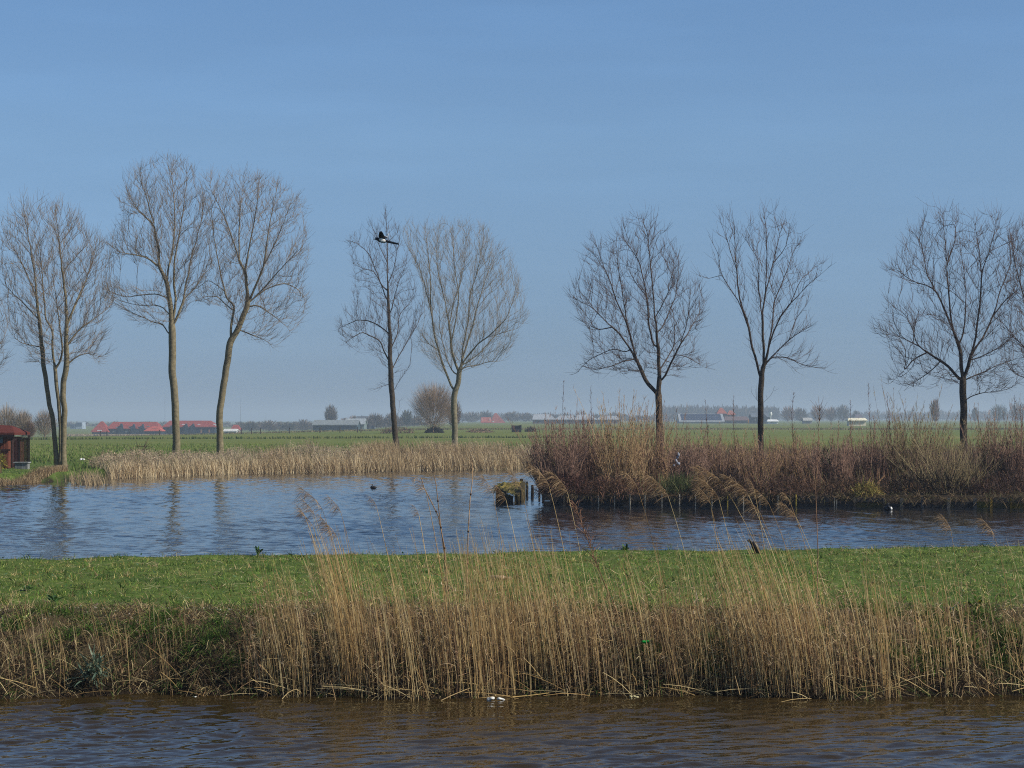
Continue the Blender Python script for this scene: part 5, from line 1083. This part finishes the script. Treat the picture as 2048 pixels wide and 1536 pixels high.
for px, py0, d, w_, lab in [(1053.5, 963, 84.5, .1, 'tallest loose post in the water beside the mossy piling'), (1064, 970, 83.5, .12, 'stubby mossy post, second from the piling'), (1078, 966, 82, .08, 'thin dark post close to the thicket tip'), (1086, 974, 80.5, .1, 'short post under the overhanging tip shrub'), (1031, 995, 79.8, .07, 'short stub at the foot of the mossy piling')]:
    zt = CZ-(py0-HZ)*d/F; mb = MB(); V, f = vtube(np.array([[(PX(px, d), d, -.4), (PX(px, d)+.02, d, zt*.6), (PX(px, d)+.01, d, zt)]]), np.array([[w_*.5, w_*.48, w_*.36]]), 8); mb.add(V, f, lin(46, 40, 34))
    V2 = V.reshape(3, 8, 3)[2]; mb.add(V2, np.arange(8)[None], lin(88, 80, 48))
    tag(mb.build('old_post', M['wood'], None, False, (PX(px, d), d, 0)), lab, 'post', 'rotten posts in the pond')

# ------------------------------------------------------------------ shed at the left edge
D = 112.0; x0 = PX(-20, D); zb = gz(x0, D); o = empty('shed', (x0, D, zb), 'dark red-brown board shed with red tiled roof at the left edge', 'shed'); L0 = (x0, D, zb)
zp = lambda py, d=D: CZ-(py-HZ)*d/F
mb = MB(); xa, xb = PX(-70, D), PX(17, D)
mb.box(((xa+xb)/2, D+1.5, (zb+zp(874))/2-.05), (xb-xa, 3.0, zp(874)-zb+.1), 0, lin(96, 56, 42))
for i in range(17):
    xx_ = xa+(i+.5)*(xb-xa)/17; mb.box((xx_, D-.015, (zb+zp(877))/2), ((xb-xa)/17*.82, .03, zp(877)-zb-.04), 0, np.array(lin(116, 66, 48))*rng.uniform(.65, 1.25))
mb.build('wall', M['wood'], o, False, L0)
mb = MB(); mb.box(((xa+xb)/2+.1, D-.06, zp(900)), (xb-xa, .05, .09), 0, lin(52, 34, 28)); mb.build('rail', M['wood'], o, False, L0)
mb = MB(); mb.box((PX(2, D), D-.05, zp(880)), (.22, .05, .3), 0, lin(96, 110, 124)); mb.build('window', M['any'], o, False, L0)
mb = MB(); xr = PX(32, D)
mb.poly([(xa-.3, D-.35, zp(869)), (xr, D-.35, zp(870)), (PX(10, D), D+1.5, zp(856)), (xa, D+1.5, zp(852))], (0, 0, .12), lin(88, 44, 37))
mb.poly([(xa-.3, D+3.3, zp(869)), (xr, D+3.3, zp(870)), (PX(10, D), D+1.5, zp(856)), (xa, D+1.5, zp(852))], (0, 0, .12), lin(88, 44, 37))
mb.poly([(xr, D-.35, zp(870)), (xr, D+3.3, zp(870)), (PX(10, D), D+1.5, zp(856))], (0, 0, .12), lin(88, 44, 37))
mb.build('roof', M['wood'], o, False, L0)
mb = MB(); mb.box(((xa+xr)/2, D-.36, zp(871.5)), (xr-xa, .06, .13), 0, lin(38, 30, 28)); mb.build('gutter', M['wood'], o, False, L0)
# fence beside the shed
zb2 = gz(PX(36, D), D); o = empty('board_fence', (PX(36, D), D+.6, zb2), 'brown upright-board fence panel joined to the shed', 'fence'); L1 = (PX(36, D), D+.6, zb2)
mb = MB()
for i in range(14):
    a, c2 = 18+i*2.55, 18+(i+1)*2.55-.45; hgt = zp(878+rng.uniform(-1, 1)); cc = np.array(lin(104, 70, 54) if i > 6 else lin(84, 66, 62))*rng.uniform(.75, 1.2)
    mb.box(((PX(a, D)+PX(c2, D))/2, D+.6, (hgt+zb2)/2), (PX(c2, D)-PX(a, D), .03, hgt-zb2), 0, cc)
mb.build('panel', M['wood'], o, False, L1)
for px in (17.5, 34, 53.5):
    mb = MB(); mb.box((PX(px, D), D+.55, (zp(871 if px > 50 else 876)+zb2)/2), (.07, .07, zp(871 if px > 50 else 876)-zb2), 0, lin(40, 34, 30)); mb.build('post', M['wood'], o, False, L1)
mb = MB(); mb.box(((PX(36, D)+PX(54, D))/2, D+.56, zp(876.5)), (PX(54, D)-PX(36, D), .06, .07), 0, lin(44, 36, 32)); mb.build('top_rail', M['wood'], o, False, L1)
D2 = 111.2; zb3 = gz(PX(44, D2), D2); o = empty('planter_box', (PX(44, D2), D2, zb3), 'grey wooden slatted box standing before the fence', 'box'); L2 = (PX(44, D2), D2, zb3)
zt = CZ-(926-HZ)*D2/F; mb = MB()
for i in range(9): mb.box((PX(33+i*2.9, D2), D2, (zb3+zt)/2), (.062, .5, zt-zb3), 0, np.array(lin(120, 122, 120))*rng.uniform(.75, 1.15))
mb.build('side', M['wood'], o, False, L2); MB().box((PX(44, D2), D2, zt+.03), (PX(60, D2)-PX(29, D2), .62, .05), 0, lin(132, 134, 134)).build('lid', M['wood'], o, False, L2)
mound('yellow-green bush against the shed at the left edge', -4, 111, 24, 34, [lin(124, 116, 40), lin(96, 98, 40), lin(140, 126, 52)], 500, 'garden_bush', 'bush', .03)

# ------------------------------------------------------------------ distant buildings
def zpx(py, d): return CZ-(py-HZ)*d/F
def building(name, label, cat, px0, px1, d, eave, ridge, wallc, roofc, hipl=0, hipr=0, depth=9.0, basey=None, gables=(), wins=(), bands=(), group=None, th=.3):
    X0, X1 = PX(px0, d), PX(px1, d); zg = gz((X0+X1)/2, d+depth/2); ze, zr = zpx(eave, d), zpx(ridge, d+depth/2); s_ = d/F
    loc = ((X0+X1)/2, d, zg); o = empty(name, loc, label, cat, group)
    mb = MB(); y0, y1, ym = d, d+depth, d+depth/2
    mb.box(((X0+X1)/2, ym, (zg-.3+ze)/2), (X1-X0, depth, ze-zg+.3), 0, wallc)
    hl, hr = hipl*s_, hipr*s_
    if hl == 0: mb.poly([(X0, y0, ze), (X0, y1, ze), (X0, ym, zr)], (.15, 0, 0), wallc)
    if hr == 0: mb.poly([(X1-.15, y0, ze), (X1-.15, y1, ze), (X1-.15, ym, zr)], (.15, 0, 0), wallc)
    mb.build('wall', M['any'], o, False, loc)
    e = .5; mb = MB(); r0, r1 = (X0-e*.6+hl, ym, zr), (X1+e*.6-hr, ym, zr); zl = ze-.25
    up = (0, 0, th)
    mb.poly([(X0-e, y0-e, zl), (X1+e, y0-e, zl), r1, r0], up, roofc); mb.poly([(X1+e, y1+e, zl), (X0-e, y1+e, zl), r0, r1], up, roofc)
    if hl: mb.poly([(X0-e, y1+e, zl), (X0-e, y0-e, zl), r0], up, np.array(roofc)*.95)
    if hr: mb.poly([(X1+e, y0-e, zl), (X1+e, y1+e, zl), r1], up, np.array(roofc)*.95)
    mb.build('roof', M['any'], o, False, loc)
    for gp, hw, top, gc in gables:
        gx, gw, gt = PX(gp, d), hw*s_, zpx(top, d-.7); zb_ = ze-.6
        mb = MB(); mb.poly([(gx-gw, y0-.7, zb_), (gx+gw, y0-.7, zb_), (gx, y0-.7, gt)], (0, 3.5, 0), gc); mb.box((gx, y0-.2, (zg+zb_)/2), (gw*1.5, 1.0, zb_-zg), 0, gc); g = mb.build('gable', M['any'], o, False, loc)
        mb = MB()
        for sg in (-1, 1): mb.poly([(gx+sg*gw*1.12, y0-.85, zb_-.3), (gx, y0-.85, gt+.15), (gx, y0-.85, gt-1.05), (gx+sg*gw*.72, y0-.85, zb_-.3)], (0, .12, 0), lin(226, 224, 218))
        t = mb.build('bargeboard', M['any'], g)
    for (a, b_, c2, e2_, cc) in wins:
        yy_ = y0-.06; 
        mb = MB(); wz0, wz1 = zpx(e2_, d), zpx(b_, d); fr_ = np.clip(((wz0+wz1)/2-ze)/max(.1, zr-ze), 0, 1); yy_ = y0-.06 if wz1 <= ze else y0+fr_*depth/2-.5
        mb.box(((PX(a, d)+PX(c2, d))/2, yy_, (wz0+wz1)/2), (PX(c2, d)-PX(a, d), .5 if wz1 > ze else .12, wz1-wz0), 0, cc); mb.build('window', M['any'], o, False, loc)
    return o
REDR = lin(138, 62, 52); TEAL = lin(30, 46, 58); WHT = lin(224, 224, 220); GREY = lin(120, 126, 128)
d = 980
building('villa', 'small red house with steep pyramid roof at the left end of the red-roofed row', 'house', 184, 214, d, 863.5, 844, lin(60, 66, 72), REDR, 14, 14, 12, None, (), [(194, 860, 203, 862, WHT)], (), 'red-roofed houses across the polder')
building('farm_complex', 'long red-roofed building with white-edged gables, left of the tallest tree trunk', 'building', 216, 316, d+4, 857, 845, TEAL, REDR, 6, 8, 14, None, [(242, 7, 847, TEAL), (267, 6, 848, TEAL), (285, 6, 848, TEAL)],
         [(232, 854, 235, 857, WHT), (256, 853, 261, 856, GREY), (274, 853, 278, 856, GREY), (293, 852, 298, 855, GREY), (225, 861, 231, 865, GREY), (250, 861, 256, 865, GREY), (272, 861, 278, 865, GREY)], (), 'red-roofed houses across the polder')
building('annex', 'low red hipped annex in front of the long gabled building', 'building', 290, 322, d-12, 861.5, 854, TEAL, lin(170, 80, 64), 12, 10, 9, None, (), [(303, 857, 314, 858.5, lin(96, 70, 66))], (), 'red-roofed houses across the polder')
building('farm_complex', 'big red-roofed building behind the two straight tree trunks, dark teal walls', 'building', 326, 430, d, 853.5, 842.5, TEAL, REDR, 10, 14, 15, None, [(346, 5, 848, TEAL), (372, 6, 847, TEAL), (386, 6, 847, TEAL)],
         [(337, 851, 343, 854, GREY), (362, 848, 368, 851, WHT), (394, 848, 399, 851, WHT), (426, 848, 431, 852, WHT), (401, 858, 404, 866, lin(150, 112, 92)), (417, 858, 420, 865, lin(150, 112, 92))], (), 'red-roofed houses across the polder')
building('farmhouse', 'low white-trimmed house right of the leaning curved trunk', 'house', 448, 472, d-30, 862, 859, lin(150, 150, 146), lin(210, 208, 200), 0, 0, 8, None, (), [(451, 862.5, 455, 866, lin(60, 66, 72)), (462, 862.5, 467, 866, lin(60, 66, 72))], (), 'red-roofed houses across the polder')
building('farmhouse', 'small red-roofed house half hidden by the far tree line', 'house', 463, 476, d+30, 858.5, 851, lin(110, 84, 76), REDR, 3, 3, 9, None, (), [(467, 860, 470, 863, WHT)], (), 'red-roofed houses across the polder')
building('barn', 'long barn with grey corrugated roof and dark teal walls', 'barn', 626, 714, 900, 849.5, 841.3, lin(44, 62, 68), lin(124, 130, 130), 0, 0, 18, None, (), [(640, 855, 650, 858.5, lin(34, 44, 50)), (668, 855, 678, 858.5, lin(34, 44, 50)), (696, 854, 704, 859, lin(30, 40, 46))])
building('barn', 'grey barn behind the long corrugated one, higher ridge', 'barn', 690, 728, 940, 848, 838.3, lin(104, 116, 112), lin(146, 152, 154), 0, 0, 18)
building('barn', 'dark slate-roofed barn half hidden by trees right of the grey barns', 'barn', 712, 748, 1000, 840, 833.5, lin(90, 96, 100), lin(92, 98, 104), 0, 0, 16)
building('farmhouse', 'red-roofed house with white gable ends, left of the pair beyond the broad tree', 'house', 963, 981, 1400, 845, 835.5, lin(96, 90, 88), lin(156, 80, 62), 0, 0, 9, None, (), [(963.6, 836, 964.6, 845, WHT), (979.4, 836, 980.4, 845, WHT)])
building('farmhouse', 'tall steep red-roofed farmhouse, right of the pair beyond the broad tree', 'house', 981, 1010, 1420, 846.5, 827, lin(110, 76, 66), lin(138, 74, 62), 9, 18, 14, None, (), [(985, 842, 988, 845, WHT)])
for i, (a, b_) in enumerate([(1066, 1112), (1112, 1152), (1152, 1194), (1194, 1240)]):
    building('stable', 'white-roofed shed, %s of the low row behind the red thicket' % ['leftmost', 'second', 'third', 'rightmost'][i], 'shed', a, b_-1, 1190+i*4, 839, (829.5, 832, 830.5, 833)[i], lin(96, 88, 88), lin(152, 156, 160), 10 if i % 2 else 3, 4 if i % 2 else 12, 22, None, (), [(a+8, 841, a+14, 844, lin(60, 60, 64)), (a+22, 841, a+28, 844, lin(60, 60, 64))], (), 'white-roofed sheds behind the thicket')
o = building('barn', 'long low barn with rows of solar panels on its roof', 'barn', 1360, 1448, 1250, 843, 828.5, lin(150, 146, 140), lin(150, 154, 158), 0, 0, 26)
dS = 1250; loc = tuple(o.location)
for rr_ in range(3):
    for cc_ in range(14):
        t0, t1 = .12+rr_*.28, .12+rr_*.28+.24; xs0 = PX(1364+cc_*5.8, dS); xs1 = PX(1364+cc_*5.8+5.0, dS)
        ze, zr = zpx(843, dS), zpx(828.5, dS+13)
        f_ = lambda t: (dS-.5+t*13.5, ze-.25+t*(zr-ze+.25)+.42)
        (ya, za), (yb, zb_) = f_(t0), f_(t1)
        MB().poly([(xs0, ya, za), (xs1, ya, za), (xs1, yb, zb_), (xs0, yb, zb_)], (0, 0, .1), lin(36, 46, 72)).build('solar_panel', M['any'], o, False, loc)
building('farmhouse', 'orange pyramid-roofed house at the end of the solar barn', 'house', 1435, 1453, 1290, 827, 816.5, lin(96, 70, 62), lin(150, 84, 66), 8, 8, 12, None, (), [(1440, 830, 1446, 834, WHT)])
building('farmhouse', 'small brown-gabled house right of the orange pyramid roof', 'house', 1456, 1470, 1300, 829, 822, lin(120, 84, 66), lin(150, 92, 72), 5, 5, 10, None, (), [(1460, 832, 1463, 835, WHT)])
building('barn', 'long low dark shed between the solar barn and the dark gabled house', 'shed', 1450, 1498, 1280, 840.5, 834, lin(60, 56, 58), lin(104, 82, 78), 3, 3, 14, None, (), [(1462, 842, 1468, 845, lin(150, 140, 130))])
building('farmhouse', 'dark gabled house with a pale roof edge behind the sparse tree trunk', 'house', 1504, 1540, 1200, 834, 827.5, lin(44, 50, 58), lin(96, 104, 112), 0, 0, 14, None, [(1528, 9, 828, lin(44, 50, 58))], [(1509, 837, 1512, 841, GREY)])
MB_ = MB(); dd_ = 1180; V, f = vtube(np.array([[(PX(1541, dd_), dd_, gz(PX(1541, dd_), dd_)), (PX(1541, dd_), dd_, zpx(832, dd_)), (PX(1541, dd_), dd_, zpx(829, dd_)), (PX(1541, dd_), dd_, zpx(824, dd_))]]), np.array([[.35, .35, 1.0, .7]]), 10)
tag(MB_.add(V, f, WHT).build('silo', M['any'], None, True, (PX(1541, dd_), dd_, 0)), 'small white tank on a thin stem beside the dark gabled house', 'tank')
building('barn', 'low white shed right of the dark gabled house', 'shed', 1536, 1556, 1150, 842.5, 840, lin(214, 214, 212), lin(230, 230, 228), 2, 2, 6, None, (), [(1541, 843, 1545, 846, GREY)])
building('barn', 'small grey-roofed shed under the far trees right of the sparse tree', 'shed', 1608, 1624, 1200, 841, 836.5, lin(140, 136, 130), lin(168, 166, 160), 0, 0, 8, None, (), [(1613, 842.5, 1617, 846, GREY)])
o = building('cream_shed', 'long cream-coloured low shed standing alone in the right-hand field', 'shed', 1698, 1732, 800, 840.5, 837.5, lin(218, 208, 176), lin(226, 218, 190), 1.5, 1.5, 5, None, (), [(1702, 842, 1706, 845.5, lin(186, 176, 148)), (1712, 842, 1716, 845.5, lin(186, 176, 148)), (1722, 842, 1726, 845.5, lin(186, 176, 148))])
building('farmhouse', 'tiny dark-roofed house with a white wall left of the wide dark tree', 'house', 1712, 1724, 1500, 836, 829.5, lin(196, 190, 184), lin(96, 88, 92), 0, 0, 9, None, (), [(1716, 838, 1719, 841, GREY)])
o = empty('office_block', (PX(155, 1500), 1500, gz(PX(155, 1500), 1500)), 'pale blue-grey double office block far off right of the three-stemmed tree', 'building'); loc = tuple(o.location); zg = loc[2]
for nm, a, b_, t, cc in [('wing', 144, 154, 847.5, lin(124, 142, 160)), ('tower', 155, 168, 844.5, lin(150, 162, 174))]:
    w_ = MB().box((PX((a+b_)/2, 1500), 1500, (zg+zpx(t, 1500))/2), (PX(b_, 1500)-PX(a, 1500), 12, zpx(t, 1500)-zg), 0, cc).build(nm, M['any'], o, False, loc)
    for r_ in range(3): MB().box((PX((a+b_)/2, 1500), 1493.9, zpx(t+1.6+r_*2.6, 1500)), ((PX(b_, 1500)-PX(a, 1500))*.85, .3, .45), 0, lin(70, 84, 100)).build('window', M['any'], o, False, loc)

def box_thing(name, label, cat, px0, px1, d, top, depth, col, col2, pts=None):
    x0 = PX((px0+px1)/2, d); zg = gz(x0, d); o = empty(name, (x0, d, zg), label, cat); L = (x0, d, zg); zt = zpx(top, d); wx = PX(px1, d)-PX(px0, d)
    return o, L, x0, zg, zt, wx
# covered silage stack, dark heap, tractor-like implement
o, L, x0, zg, zt, wx = box_thing('covered_stack', 'dark tarpaulin-covered stack standing in the field right of the broad tree', 'stack', 1023, 1043, 420, 850, 2, 0, 0)
MB().box((x0, 420, (zg+zt)/2-.05), (wx*.98, 2.2, zt-zg-.1), 0, lin(40, 42, 46), .97).build('bale_block', M['any'], o, False, L)
MB().poly([(x0-wx/2, 418.85, zt-.5), (x0-wx/2, 418.85, zt), (x0-wx*.2, 418.85, zt-.12), (x0, 418.85, zt-.16), (x0+wx*.25, 418.85, zt-.08), (x0+wx/2, 418.85, zt), (x0+wx/2, 418.85, zt-.5)], (0, 2.4, 0), lin(28, 32, 40)).build('tarpaulin', M['any'], o, False, L)
mound('dark heap of manure under the round bare willow', 868, 400, 38, 12, [lin(40, 38, 38), lin(52, 48, 46)], 900, 'dark_heap', 'heap', .12)
mound('brown bramble patch left of the round bare willow', 795, 395, 70, 14, [lin(104, 84, 72), lin(120, 96, 80), lin(84, 70, 62)], 700, 'bramble', 'bramble', .1)
mound('low brown bramble patch between the broad tree and the dark stack', 960, 410, 60, 7, [lin(124, 98, 82), lin(104, 84, 72)], 500, 'bramble', 'bramble', .1)
mound('dark brushy heap right of the tarpaulin-covered stack', 1062, 430, 26, 10, [lin(76, 66, 60), lin(56, 50, 48)], 400, 'brush_heap', 'heap', .1)
# masts, fence posts, lamp post
for px, top, d, lab in [(330, 784, 1800, 'tall thin mast behind the tallest tree trunk'), (481, 800, 1900, 'thin mast above the tree line right of the leaning trunk'), (234, 833, 1900, 'short thin mast over the gabled red-roofed building'), (532, 826, 2100, 'faint mast standing in the far tree line'), (166, 850, 900, 'short light pole beside the office block'), (740, 846, 700, 'dark pole right of the grey barns')]:
    x0 = PX(px, d); zg = gz(x0, d); zt = zpx(top, d); w_ = d/F*.42
    V, f = vtube(np.array([[(x0, d, zg), (x0, d, zg+(zt-zg)*.5), (x0, d, zt)]]), np.array([[w_, w_*.8, w_*.4]]), 6); mb = MB().add(V, f, lin(120, 128, 136))
    for j in range(5): mb.box((x0, d, zg+(zt-zg)*(.3+.16*j)), (w_*2.6, w_*2.6, w_*.8), .4, lin(130, 136, 142))
    tag(mb.build('mast', M['any'], None, False, (x0, d, zg)), lab, 'mast')
FP = [(483, 'thin post left of the leaning trunk, in the field'), (503, 'dark field post, first of the pair right of the leaning trunk'), (521, 'dark field post, second of the pair right of the leaning trunk'), (579, 'thin field post in front of the far tree line'), (640, 'thin field post under the left end of the corrugated barn'), (680, 'short field post under the middle of the corrugated barn'),
      (715, 'dark field post, left of the pair at the right end of the barn'), (722, 'dark field post, right of the pair at the right end of the barn'), (319, 'stout field post left of the tallest tree trunk'), (201, 'thin field post under the pyramid-roofed house'), (214, 'thin field post just right of the pyramid-roofed house')]
for px, lab in FP:
    d = 430; x0 = PX(px, d); zg = gz(x0, d); V, f = vtube(np.array([[(x0, d, zg-.2), (x0, d, zg+.6), (x0+.03, d, zg+1.15)]]), np.array([[.11, .1, .09]]), 6)
    tag(MB().add(V, f, lin(70, 62, 56)).build('field_post', M['wood'], None, False, (x0, d, zg)), lab, 'fence post', 'posts along the field ditch')

# ------------------------------------------------------------------ trees along the horizon
def fartree(label, px, d, wpx, top, cols, n, name='far_tree', group='bare trees along the horizon', basef=.18, mb=None, tw=1.0, shape=1.0):
    x0 = PX(px, d); zg = gz(x0, d); H = zpx(top, d)-zg; hw = wpx*.5*d/F; s_ = d/F
    c = np.array([x0, d, zg+H*(.5+basef*.5)])
    u = unit(rng.normal(0, 1, (n, 3)))*rng.uniform(.35, 1, (n, 1))**.5*rng.uniform(.85, 1.08, (n, 1)); rr = np.array([hw, hw*.9, H*(.5-basef*.5)])
    tip = c+u*rr
    root = np.stack([np.full(n, x0), np.full(n, d), zg+H*(basef*.6)+(tip[:, 2]-zg)*rng.uniform(.15, .55, n)], 1)*1.0
    f0 = rng.uniform(.25, .7, n)[:, None]; st = root*(1-f0)+tip*f0
    mid = (st+tip)/2+np.array([0, 0, -.06])*H*rng.uniform(-.3, 1, (n, 1))
    Cn = np.stack([st, mid, tip], 1)
    V, f = strips(Cn, np.array([[.5, .55, .2]])*s_*.75*tw*rng.uniform(.5, 1.3, (n, 1)), hside(n))
    colr = np.repeat(vary(cols, n, .25), 6, axis=0)
    nb = 9; an = rng.uniform(0, 6.28, nb); ends = c+np.stack([np.cos(an)*hw*.6, np.sin(an)*hw*.6, rng.uniform(-.1, .8, nb)*rr[2]], 1)
    st2 = np.tile([x0, d, zg+H*basef], (nb, 1)); LB = np.stack([st2, st2*.5+ends*.5+[0, 0, -.05*H], ends], 1)
    V2, f2 = vtube(LB, np.tile([[.55, .4, .18]], (nb, 1))*s_*.8, 4)
    V3, f3 = vtube(np.array([[(x0, d, zg-.3), (x0, d, zg+H*basef), (x0, d, zg+H*.6)]]), np.array([[.9, .7, .3]])*s_*.9, 6)
    if mb is not None: mb.add(V, f, colr); mb.add(V3, f3, cols[0]); return
    o = empty(name, (x0, d, zg), label, 'tree', group)
    MB().add(V3, f3, cols[0]).add(V2, f2, cols[0]).build('trunk', M['far'], o, False, (x0, d, zg)); MB().add(V, f, colr).build('crown', M['far'], o, False, (x0, d, zg))
    return o
FT = [lin(112, 100, 88), lin(96, 86, 78), lin(128, 114, 98), lin(84, 78, 72)]; FB = [lin(124, 98, 82), lin(108, 86, 74), lin(140, 112, 92)]; FG = [lin(84, 86, 72), lin(96, 94, 78), lin(72, 74, 64)]
fartree('round bare willow, densest crown of the middle distance, left of the broad tree', 868, 400, 114, 755, [lin(150, 126, 102), lin(170, 142, 112), lin(126, 106, 90)], 4200, 'willow', None, .06, None, .42)
fartree('smaller bare bush tree hidden behind the broad tree trunk', 908, 430, 40, 795, [lin(128, 108, 88), lin(108, 92, 78)], 900, 'willow', None, .1, None, .8)
fartree('lone round bare tree behind the left end of the corrugated barn', 662, 1000, 32, 806, FT, 1000, basef=.15)
fartree('narrow bare tree beside the three-stemmed tree', 90, 300, 60, 812, [lin(150, 134, 116), lin(128, 112, 98)], 1300, basef=.06, tw=.55)
for px, w_, top, lab in [(-34, 70, 812, 'bare tree clump cut by the left edge'), (14, 66, 802, 'tallest bare tree behind the shed roof'), (46, 50, 814, 'bare tree between the shed roof and the fence top'), (58, 40, 838, 'low brown bush tree right of the fence')]:
    fartree(lab, px, 310, w_, top, [lin(150, 134, 116), lin(128, 112, 98), lin(168, 150, 128)] if w_ > 40 else FB, 1500, basef=.04, tw=.6)
for px, w_, top, d, lab, cc in [(500, 44, 840, 1150, 'rounded tree at the left end of the far tree line', FG), (538, 50, 837, 1150, 'second rounded tree of the far tree line right of the leaning trunk', FT), (576, 46, 841, 1160, 'bushy tree in the middle of the far tree line', FG), (608, 40, 836, 1200, 'taller tree left of the corrugated barn', FT), (638, 26, 838, 1220, 'brown tree just above the left end of the barn roof', FB),
        (690, 24, 832, 1150, 'brown pointed tree behind the grey barn ridge', FB), (706, 26, 828, 1180, 'tall brown tree right of the grey barn ridge', FB), (752, 40, 822, 1000, 'tree at the left of the wood behind the slim tree trunk', FT), (784, 44, 822, 1000, 'tree directly behind the slim tree trunk', FT), (814, 30, 816, 1050, 'narrow poplar left of the round willow', FG), (738, 24, 832, 980, 'low tree right of the grey barns', FT),
        (942, 44, 820, 1600, 'tree just right of the broad tree trunk, on the horizon', FT), (972, 36, 818, 1650, 'faint tree behind the left red farmhouse', FT), (1024, 44, 820, 1600, 'tree above the tarpaulin-covered stack', FT), (1052, 40, 822, 1600, 'tree left of the red thicket, on the horizon', FT), (1085, 40, 824, 1650, 'tree behind the leftmost white-roofed shed', FT),
        (1576, 34, 808, 1500, 'reddish tree right of the sparse tree trunk', FB), (1600, 40, 812, 1520, 'dark rounded tree above the small grey-roofed shed', FT), (1636, 40, 806, 1520, 'tan tree behind the long bare sapling', FB), (1662, 34, 810, 1540, 'tan tree right of the long bare sapling', FB), (1686, 40, 806, 1540, 'dark pointed tree above the cream shed', FT), (1712, 24, 818, 1580, 'low tree right of the dark pointed one', FT),
        (1870, 24, 790, 900, 'pale pinkish poplar group left of the wide dark tree trunk', FB), (1998, 44, 804, 1500, 'dark rounded tree right of the wide dark tree', FG), (2036, 44, 800, 1500, 'dark rounded tree at the right edge of the horizon', FT), (1950, 18, 812, 1600, 'small thin tree just right of the wide dark trunk', FT)]:
    fartree(lab, px, d, w_, top, cc, 420, basef=.08, tw=1.25)
wd = MB()
for k in range(44): fartree('', 700+k*3.2+rng.uniform(-2, 2), 1080+rng.uniform(0, 60), 18, 832+rng.uniform(-4, 6), FT, 120, mb=wd, basef=.05, tw=1.8)
for k in range(52): fartree('', 470+k*3.1+rng.uniform(-2, 2), 1230+rng.uniform(0, 60), 18, 845+rng.uniform(-4, 5), FT, 120, mb=wd, basef=.05, tw=1.8)
for k in range(64): fartree('', 1328+k*3.6+rng.uniform(-1, 1), 2150+rng.uniform(0, 120), 15, 807+rng.uniform(-1.5, 2.5)+k*.03, [lin(96, 84, 78), lin(84, 76, 72)], 90, mb=wd, basef=.05, tw=2.4)
for k in range(40): fartree('', 470+k*10+rng.uniform(-4, 4), 1400+rng.uniform(0, 80), 26, 845+rng.uniform(-6, 3), FT, 150, mb=wd, basef=.05, tw=2.0)
for k in range(36): fartree('', 925+k*12+rng.uniform(-4, 4), 1900+rng.uniform(0, 80), 32, 825+rng.uniform(-5, 5), FT, 150, mb=wd, basef=.05, tw=2.2)
for k in range(110): fartree('', 1540+k*5.5+rng.uniform(-4, 4), 2600+rng.uniform(0, 200), 28, 823+rng.uniform(-6, 6), FT, 110, mb=wd, basef=.05, tw=2.2)
for k in range(40): fartree('', -80+k*14+rng.uniform(-4, 4), 1700+rng.uniform(0, 200), 30, 846+rng.uniform(-6, 3), FT, 130, mb=wd, basef=.05, tw=2.0)
tag(wd.build('far_wood', M['far']), kind='stuff')

# ------------------------------------------------------------------ haze
m = bpy.data.materials.new('haze'); m.use_nodes = True; nt = m.node_tree; nt.nodes.remove(nt.nodes['Principled BSDF'])
pv = nt.nodes.new('ShaderNodeVolumePrincipled'); pv.inputs['Color'].default_value = (.58, .69, .86, 1); pv.inputs['Density'].default_value = .00034; pv.inputs['Anisotropy'].default_value = .1
nt.links.new(pv.outputs[0], nt.nodes['Material Output'].inputs['Volume'])
X0, X1, Y0, Y1, Z0, Z1 = -9100, 9100, -200, 9100, -6, 34
hz = MB().box(((X0+X1)/2, (Y0+Y1)/2, (Z0+Z1)/2), (X1-X0, Y1-Y0, Z1-Z0)).build('haze', m)
tag(hz, kind='stuff')
